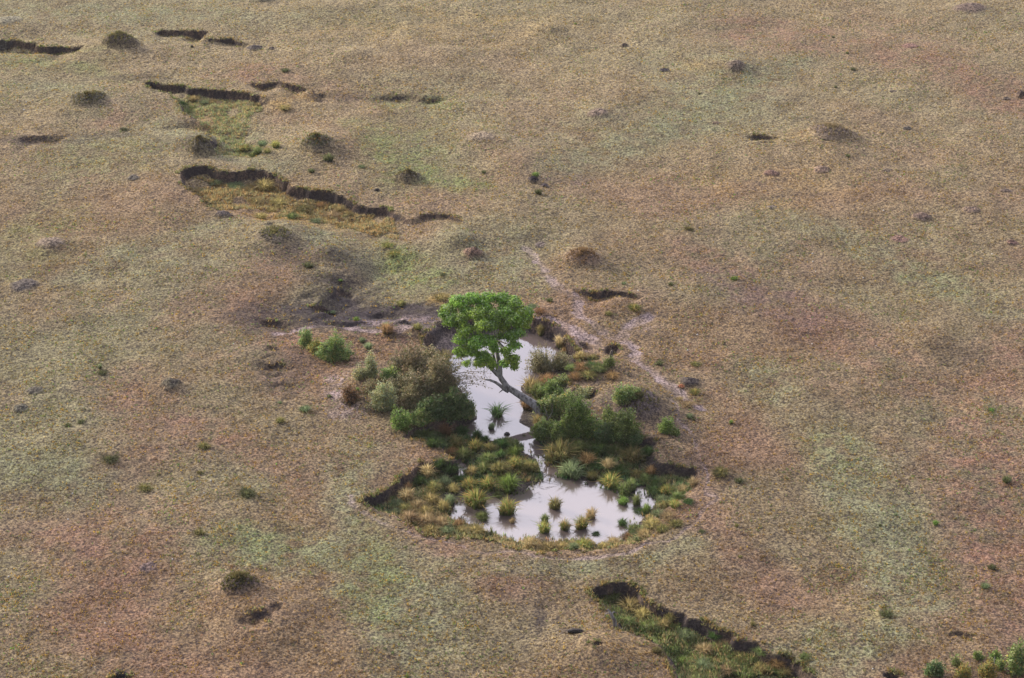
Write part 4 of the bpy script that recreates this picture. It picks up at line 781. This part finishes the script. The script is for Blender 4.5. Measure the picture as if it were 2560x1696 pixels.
for a in [
 (300,124,94,46,"tall conical dark mound at the upper left, highest on the plain",(.085,.07,.05),'olive',0,260),
 (220,268,100,38,"round dark mound on the left plain below the conical one",(.075,.07,.05),'olive',0,260),
 (790,374,84,40,"dark topped mound with a green flank above the long channel",(.09,.08,.055),'mixed',0,220),
 (1020,460,66,36,"small steep mound with golden grass on its left flank",(.10,.085,.06),'olive',0,160),
 (1333,460,32,22,"little black mound between two green plants",(.045,.038,.04),None,0,0),(1362,470,22,12,"small grey clod mound right beside the little black one",(.10,.08,.085),None,0,0),
 (688,602,96,30,"low mound with a hollow top beside the middle channel",(.10,.085,.065),'olive',.5,200),
 (1183,650,58,34,"reddish-brown bare mound between the channel and the path",(.15,.10,.075),'rust',0,110),
 (1458,664,96,38,"broad reddish-brown mound in the centre of the plain",(.15,.105,.075),'rust',0,260),
 (2080,352,120,40,"broad dry mound, dark on its right side, on the right plain",(.13,.10,.08),'straw',0,300),
 (1840,176,56,24,"mound with dark cracks on the upper right plain",(.14,.11,.085),'straw',0,110),
 (2428,32,86,22,"flat dark mound at the top right",(.14,.105,.085),'straw',0,120),
 (597,1488,104,54,"steep dark heather-coloured mound at the lower left",(.085,.065,.06),'olive',0,420),
 (58,732,76,26,"dark low mound near the left edge",(.10,.085,.075),'straw',0,140),(427,974,52,26,"dark green topped hummock on the left plain",(.09,.08,.06),'green',0,110),
 (88,988,46,18,"dark hummock near the left edge, upper of two",(.10,.09,.07),'olive',0,80),(52,1032,40,18,"dark hummock near the left edge, lower of two",(.09,.085,.065),'olive',0,80),
 (500,388,70,50,"dark sloping hummock left between the two channels",(.09,.08,.06),'olive',0,180),
 (1560,118,22,10,"little dark mound, left one of two on the upper plain",(.05,.04,.035),None,0,0),(1660,182,28,11,"little black mound, right one of two on the upper plain",(.04,.035,.04),None,0,0),
 (1927,442,40,16,"red-brown anthill on the right plain, left one of two",(.15,.095,.075),None,0,0),(2053,434,42,16,"faint brown anthill right of the red-brown one",(.19,.135,.10),None,0,0),
 (2305,555,52,22,"brown anthill, lower one of the pair at the right",(.14,.10,.08),'rust',0,60),(2427,535,46,16,"brown anthill, upper one of the pair at the right",(.15,.11,.085),'straw',0,50),
 (2515,485,34,12,"dark anthill near the right edge",(.11,.085,.07),None,0,0),(2249,608,50,14,"flat red anthill on the right plain",(.16,.10,.08),None,0,0),(2530,614,32,13,"small red anthill at the right edge",(.13,.08,.065),None,0,0),
 (652,8,66,20,"dark green mound cut by the top edge",(.10,.095,.065),'green',0,90),(16,64,80,22,"soft grey mound in the top left corner",(.20,.185,.13),'straw',0,120),(634,128,44,15,"dark little mound beside the top scarp",(.08,.07,.065),None,0,0),(680,125,16,8,"dark clod right of the dark little mound",(.08,.07,.065),None,0,0),
 (6,128,26,16,"dark mound cut by the left edge under the top left scarp",(.07,.065,.055),None,0,0),(1493,290,52,14,"brown anthill in the upper middle of the plain",(.17,.13,.10),'straw',0,50),(1205,352,70,18,"faint broad mound in the upper middle",(.22,.175,.125),'straw',0,80),
 (333,452,34,13,"dark flat hummock left of the middle channel",(.10,.09,.075),'olive',0,40),(560,548,46,22,"dark hummock at the near end of the middle channel",(.09,.075,.07),'olive',0,50),
 (1596,1030,120,44,"dark earth mound carrying a round green shrub right of the pond",(.10,.08,.075),'olive',0,260),(1722,968,52,24,"dark mound stained rust-orange beside the path",(.06,.05,.045),None,0,0),(1703,972,18,12,"rust-orange clod on the left of the stained mound",(.30,.12,.06),None,0,0),
 (303,1694,34,14,"black hump at the bottom edge",(.04,.035,.035),None,0,0),(367,1432,52,16,"dark purple-brown hummock on the lower left plain",(.11,.08,.075),'rust',0,50),(2552,246,26,22,"dark mound cut by the right edge",(.10,.075,.065),None,0,0),(2516,252,22,9,"dark flat clod left of the mound at the right edge",(.08,.065,.055),None,0,0),
 (2268,326,24,9,"small dark clod mound right of the broad dry mound",(.08,.07,.06),None,0,0),(2232,233,20,6,"tiny dark clod on the upper right plain",(.09,.075,.06),None,0,0),(1790,312,20,8,"tiny brown anthill on the pale upper plain",(.15,.11,.08),None,0,0),(2218,430,26,8,"small brown anthill right of the faint one",(.15,.12,.09),None,0,0),(1930,524,30,9,"small dark anthill in the middle of the right plain",(.12,.10,.08),None,0,0),(1350,620,34,10,"small dark clod mound above the path's top end",(.11,.09,.08),'olive',0,30),
 (2275,122,44,9,"flat red anthill on the upper right plain",(.18,.11,.09),None,0,0),(123,618,76,16,"low worn mound on the left plain",(.19,.15,.115),'straw',0,70),(1005,822,46,20,"dark crumbling hummock at the bare soil left of the crown",(.09,.075,.07),'rust',0,70)]:
    mound(*a)

# ------------------------------------------------------------------ stones, stump, log, reeds
def stone(u, v, wpx, hpx, label, m_, name='stone', group=None, onwater=False):
    m = mpp(v); r = np.random.default_rng(int(u*5+v)); c = at(u, v, water=onwater); R = wpx*m/2; Hh = hpx*m
    V = []; F = []; na, nr = 9, 5
    for i in range(nr+1):
        ph = -math.pi/2*.6+i/nr*math.pi*.8
        for j in range(na):
            a = 2*math.pi*j/na; k = 1+r.uniform(-.16, .16); V.append((math.cos(a)*math.cos(ph)*R*k, math.sin(a)*math.cos(ph)*R*.7*k, Hh*(math.sin(ph)*.6+.15)*k))
    for i in range(nr):
        for j in range(na): F.append((i*na+j, i*na+(j+1) % na, (i+1)*na+(j+1) % na, (i+1)*na+j))
    V.append((0, 0, Hh*.72)); T = [(nr*na+j, nr*na+(j+1) % na, len(V)-1) for j in range(na)]
    o = mesh_np(name, V, F, T, mats=m_); o.location = c; return thing(o, label, 'stone', group)
stone(1268, 1087, 17, 8, "flat black stone in the upper pool below the reed clump", M_stone, 'dark_stone', onwater=True)
stone(1224, 1071, 8, 6, "small black stone at the foot of the reed clump", M_stone, 'dark_stone', onwater=True)
stone(480, 119, 8, 7, "small black stone right of the tall conical mound", M_stone, 'dark_stone')
stone(942, 476, 14, 6, "flat dark stone above the right part of the channel wall", M_stone, 'dark_stone')
stone(1735, 983, 7, 6, "black stone at the right foot of the rust-stained mound", M_stone, 'dark_stone')
proto_s = None
for (u, v) in [(2031,635),(2032,655),(2039,680),(2158,696),(1769,686),(1595,728),(2030,861),(2190,866),(1719,877),(1699,855),(1743,838),(276,1114),(468,831),(584,861),(527,1203),(491,1225),(510,1233),(431,1399),(22,1443),(181,1235),(263,1559),(170,1300),(237,1669),(94,1543),(1422,231),(1233,92),(1164,255),(1138,279),(2209,528),(2252,442),(1448,186),(2166,1467),(2480,636),(2182,1673),(758,1333),(935,400),(66,256),(60,276),(1021,565)]:
    if proto_s is None: proto_s = o = stone(u, v, 4.5, 3.5, "tiny white stone lying in the dry grass of the plain", M_pale, 'white_stone', "tiny white stones in the dry grass")
    else:
        o = proto_s.copy(); col.objects.link(o); o.location = at(u, v); o.rotation_euler = (0, 0, u % 6.0)
        k = mpp(v)/mpp(635)*random.uniform(.75, 1.25); o.scale = (k, k, k)
# dead stump on the gully's left lip, dead stump by the path, log, bare twigs
def wood(name, loc, paths, label, cat, m_=None):
    T = Tubes()
    for P_, rd in paths: T.add(P_, rd, 7)
    o = T.build(name, m_ or M_bark); o.location = loc; return thing(o, label, cat)
s = at(1538, 1566)
wood("dead_stump", s, [([(0, 0, -.2), (-.05, 0, .35), (-.25, 0, .8), (-.4, .05, 1.05)], [.13, .11, .08, .04]), ([(0, 0, .0), (.1, -.05, -.1), (.5, -.1, -.15)], [.1, .07, .03]), ([(-.2, 0, .7), (-.1, .1, .85), (.1, .1, .75)], [.05, .04, .02]), ([(-.3, 0, .85), (-.5, 0, .8), (-.6, 0, .55)], [.04, .03, .015])], "broken grey stump leaning on the left lip of the lower right gully", "stump")
wood("log", at(1439, 1583), [([(-.42, 0, .08), (-.1, .02, .12), (.2, 0, .12), (.42, -.03, .08)], [.10, .14, .13, .09])], "short dark log lying beside bare soil left of the gully", "log", M_stone)
wood("dead_stump", at(1528, 900), [([(0, 0, -.1), (-.02, 0, .4), (.02, 0, .7)], [.12, .10, .06]), ([(0, 0, .6), (-.02, 0, .9), (.08, 0, 1.15), (.22, 0, 1.2)], [.035, .03, .02, .012])], "dark stump with one curved pale twig beside the path", "stump", M_twig)
wood("dead_branch", at(1372, 1062), [([(0, -.3, -.1), (-.05, -.3, .7), (-.3, -.3, 1.5)], [.035, .03, .012]), ([(-.05, -.3, .5), (.2, -.3, 1.1), (.18, -.3, 1.6)], [.025, .02, .01]), ([(-.1, -.3, .8), (-.25, -.3, .9), (-.4, -.3, 1.0)], [.018, .014, .008])], "pale bare forked branch standing before the shrubs below the trunk", "branch", M_bark)
wood("dead_branch", at(2481, 1690), [([(0, 0, -.1), (.02, 0, .6), (0, 0, 1.2)], [.03, .025, .015])], "thin pale stem between the yellow bush and the corner bush", "branch", M_bark)
r = np.random.default_rng(21); T = Tubes()
for k in range(46):
    c = pxz(*random.choice([(1360, 1200), (1345, 1215), (1362, 1188), (1375, 1210), (1330, 1240), (1355, 1222)]), ZW); a = r.uniform(-.6, .6); L = r.uniform(.15, .4); x, y = c[0]+r.normal()*.35, c[1]+r.normal()*.4
    T.add([(x, y, ZW+.004), (x+L*math.cos(a)*.5, y+L*math.sin(a)*.5, ZW+.03), (x+L*math.cos(a), y+L*math.sin(a), ZW+.004)], [.007, .006, .004], 3)
o = T.build("floating_reed_litter", M_twig); thing(o, "dark broken reed litter floating right of the vivid green dome", "reed litter"); o['kind'] = 'stuff'

# ------------------------------------------------------------------ dry grass of the plain: uncountable little tufts
def scatter(name, P, size, tint, nb, wid, tall, seed, label, m_=M_blade):
    r = np.random.default_rng(seed); n = len(P); B = np.repeat(P, nb, 0); s = np.repeat(size, nb); nn = len(B)
    a = r.uniform(0, 2*math.pi, nn); q = r.uniform(0, 1, nn); o_ = np.stack([np.cos(a), np.sin(a), np.zeros(nn)], 1)
    B = B+o_*(q*s*.4)[:, None]-np.array([0, 0, .01]); side = np.stack([-np.sin(a+r.normal(size=nn)*.6), np.cos(a), np.zeros(nn)], 1)*(wid*s)[:, None]
    tip = B+o_*(s*.55*q)[:, None]+np.stack([0*s, 0*s, tall*s*r.uniform(.6, 1.15, nn)], 1)
    V = np.stack([B-side, B+side, tip], 1).reshape(-1, 3); K = np.repeat(tint, nb, 0)*r.uniform(.8, 1.2, (nn, 1)); K = np.stack([K*.75, K*.75, K*1.1], 1).reshape(-1, 3)  # blade feet darkened, tips lightened: shading painted into the tuft
    o = mesh_np(name, V, None, np.arange(nn*3).reshape(-1, 3), colors=K.clip(.01, .7), mats=m_); thing(o, label, 'grass'); o['kind'] = 'stuff'; return o
def field(n, seed):
    r = np.random.default_rng(seed); y = 92+110*r.uniform(0, 1, n)**1.15; x = r.uniform(-1, 1, n)*(y*.245+4.5); return x, y, r
x, y, r = field(420000, 31)
pm = samp(pathm, x, y); sl_ = samp(SL, x, y); po = samp(pondf, x, y); c0 = samp(COL, x, y); lum = c0.mean(1)
den = .45+.6*fbm(x, y, .35, 3, 81)+.35*fbm(x, y, 1.5, 2, 82)
ok = (r.uniform(size=len(x)) < np.clip(den, .08, 1)) & (pm < .35) & (sl_ < .9) & (po < .3) & (r.uniform(size=len(x)) < lum/.10)
x, y, c0 = x[ok], y[ok], c0[ok]; n = len(x); P = np.stack([x, y, hz(x, y)], 1)
g = fbm(x, y, .12, 3, 83)+.5*fbm(x, y, .7, 2, 84); u_ = r.uniform(size=n)
tint = c0*np.array([1.45, 1.42, 1.2]); yel = u_ < .16+.14*g; tint[yel] = np.array([.52, .36, .09])
grn = (u_ > .86-.22*g) & (c0[:, 1] > c0[:, 0]*.72); tint[grn] = np.array([.26, .31, .12])
vg = (u_ > .965) & (g > 0); tint[vg] = np.array([.20, .36, .09]); red = (u_ > .16) & (u_ < .24) & (c0[:, 0] > c0[:, 1]*1.3); tint[red] = np.array([.40, .24, .15])
tint = tint*r.uniform(.75, 1.25, (n, 1)); s = r.uniform(.07, .15, n)*np.where(yel | grn | vg, 1.25, 1)
# taller fringe draping the lips of the banks
xf, yf, rf = field(500000, 77); here = samp(SL, xf, yf); steep = np.maximum.reduce([samp(SL, xf+a, yf+b) for a, b in ((0, -.3), (.28, -.1), (-.28, -.1), (0, .25))])
kf = (here < .75) & (steep > 1.05) & (samp(low, xf, yf) < .3) & (samp(pondf, xf, yf) < .3) & (fbm(xf, yf, .5, 2, 90) > -.25); xf, yf = xf[kf], yf[kf]; m_ = len(xf)
P = np.concatenate([P, np.stack([xf, yf, hz(xf, yf)], 1)]); tint = np.concatenate([tint, pick([(3, G(.38,.28,.11)), (3, G(.27,.26,.12)), (2, G(.20,.25,.09))], m_, rf)]); s = np.concatenate([s, rf.uniform(.16, .34, m_)])
print('tufts', n, m_); scatter("dry_grass", P, s, tint, 4, .2, .6, 32, "short dry tufted grass covering the whole plain")
# marsh growth on the floor of the waterhole
x0, y0 = pxz(900, 1400); x1, y1 = pxz(1780, 800)
x = rng.uniform(x0-2, x1+2, 90000); y = rng.uniform(y0, y1, 90000); z = hz(x, y)
ok = (samp(pondf, x, y) > .6) & (z > ZW-.01) & (samp(SL, x, y) < 1.1) & (y < pxz(1280, 1062)[1]) & (fbm(x, y, .6, 3, 85) > -.45+.3*(samp(wetd, x, y) < .3))
ok |= (samp(pondf, x, y) > .6) & (z > ZW-.16) & (z <= ZW-.01) & (rng.uniform(size=len(x)) < .10) & (y < pxz(1280, 1095)[1])
x, y, z = x[ok], y[ok], z[ok]; n = len(x); up_, vp_ = pix(np.stack([x, y, z], 1))
K = pick([(3, G(.10,.15,.055)), (3, G(.16,.21,.09)), (2, G(.21,.23,.13)), (1, G(.28,.23,.11)), (1, G(.05,.07,.035))], n, rng); K = K*1.55*(1+.55*fbm(x, y, .8, 2, 88))[:, None]; K[:, 0] *= 1+.5*fbm(x, y, .5, 2, 89)
dry = sst((vp_-1235)/60)*np.clip(1-np.abs(up_-1040)/130, 0, 1)*1.6+sst((vp_-1335)/25)+sst((up_-1600)/60)*sst((vp_-1260)/50)
dr = rng.uniform(size=n) < dry*.75; K[dr] = pick([(3, G(.60,.46,.25)), (2, G(.48,.37,.19)), (1, G(.30,.32,.16))], dr.sum(), rng)
scatter("marsh_grass", np.stack([x, y, np.maximum(z, ZW)], 1), rng.uniform(.10, .25, n), K, 7, .12, 1.05, 33, "low dark green marsh growth on the waterhole floor between the tussocks")
# growth on the floors of the dry channels
def floor_grass(name, poly, n, pal, label, lo, hi, seed, thr=.5):
    P = W(poly); r = np.random.default_rng(seed); x = r.uniform(P[:, 0].min(), P[:, 0].max(), n); y = r.uniform(P[:, 1].min(), P[:, 1].max(), n)
    ok = inside(x, y, P) & (samp(low, x, y) > thr) & (samp(SL, x, y) < 1.2) & (fbm(x, y, .45, 3, 86) > -.35); x, y = x[ok], y[ok]
    return scatter(name, np.stack([x, y, hz(x, y)], 1), r.uniform(lo, hi, len(x)), pick(pal, len(x), r)*1.15, 7, .12, .8, seed+1, label)
floor_grass("gully_grass", [(1479,1466),(1573,1440),(1720,1515),(1990,1620),(2230,1800),(1900,1900),(1690,1710),(1530,1560)], 42000, [(3, G(.20,.27,.09)), (2, G(.28,.31,.16)), (2, G(.46,.35,.17)), (1, G(.10,.14,.06)), (1, G(.27,.36,.13))], "tall mixed green and straw grass on the floor of the lower right gully", .18, .42, 91, .75)
floor_grass("channel_grass", [(451,430),(700,430),(980,520),(1000,600),(760,590),(560,560),(460,470)], 16000, [(3, G(.48,.34,.14)), (2, G(.30,.30,.14)), (2, G(.38,.35,.20))], "golden and pale green grass on the floor of the middle channel", .12, .3, 93, .75)
floor_grass("upper_channel_grass", [(380,205),(620,215),(760,290),(700,400),(500,400),(470,290)], 12000, [(2, G(.44,.34,.16)), (3, G(.32,.35,.19)), (2, G(.22,.27,.11))], "pale green grass on the floor of the upper channel", .12, .26, 95, .75)

# ------------------------------------------------------------------ faint haze in the air
hz_m = bpy.data.materials.new("haze"); hz_m.use_nodes = True; n = hz_m.node_tree.nodes; l = hz_m.node_tree.links; n.clear()
ho = n.new('ShaderNodeOutputMaterial'); hv = n.new('ShaderNodeVolumePrincipled'); hv.inputs['Density'].default_value = .00010; hv.inputs['Color'].default_value = (.93, .94, .97, 1); hv.inputs['Anisotropy'].default_value = 0
l.new(hv.outputs[0], ho.inputs['Volume'])
a_, b_, c_, d_, z0, z1 = -4500, 4500, -2200, 9500, float(Z.min())-1, CAMH+6
HV = [(a_, c_, z0), (b_, c_, z0), (b_, d_, z0), (a_, d_, z0), (a_, c_, z1), (b_, c_, z1), (b_, d_, z1), (a_, d_, z1)]
o = mesh_np("haze", HV, [(0, 3, 2, 1), (4, 5, 6, 7), (0, 1, 5, 4), (1, 2, 6, 5), (2, 3, 7, 6), (3, 0, 4, 7)], mats=hz_m); o['kind'] = 'stuff'; o['label'] = "thin pale haze filling the air over the plain"; o['category'] = 'haze'; o.display_type = 'WIRE'
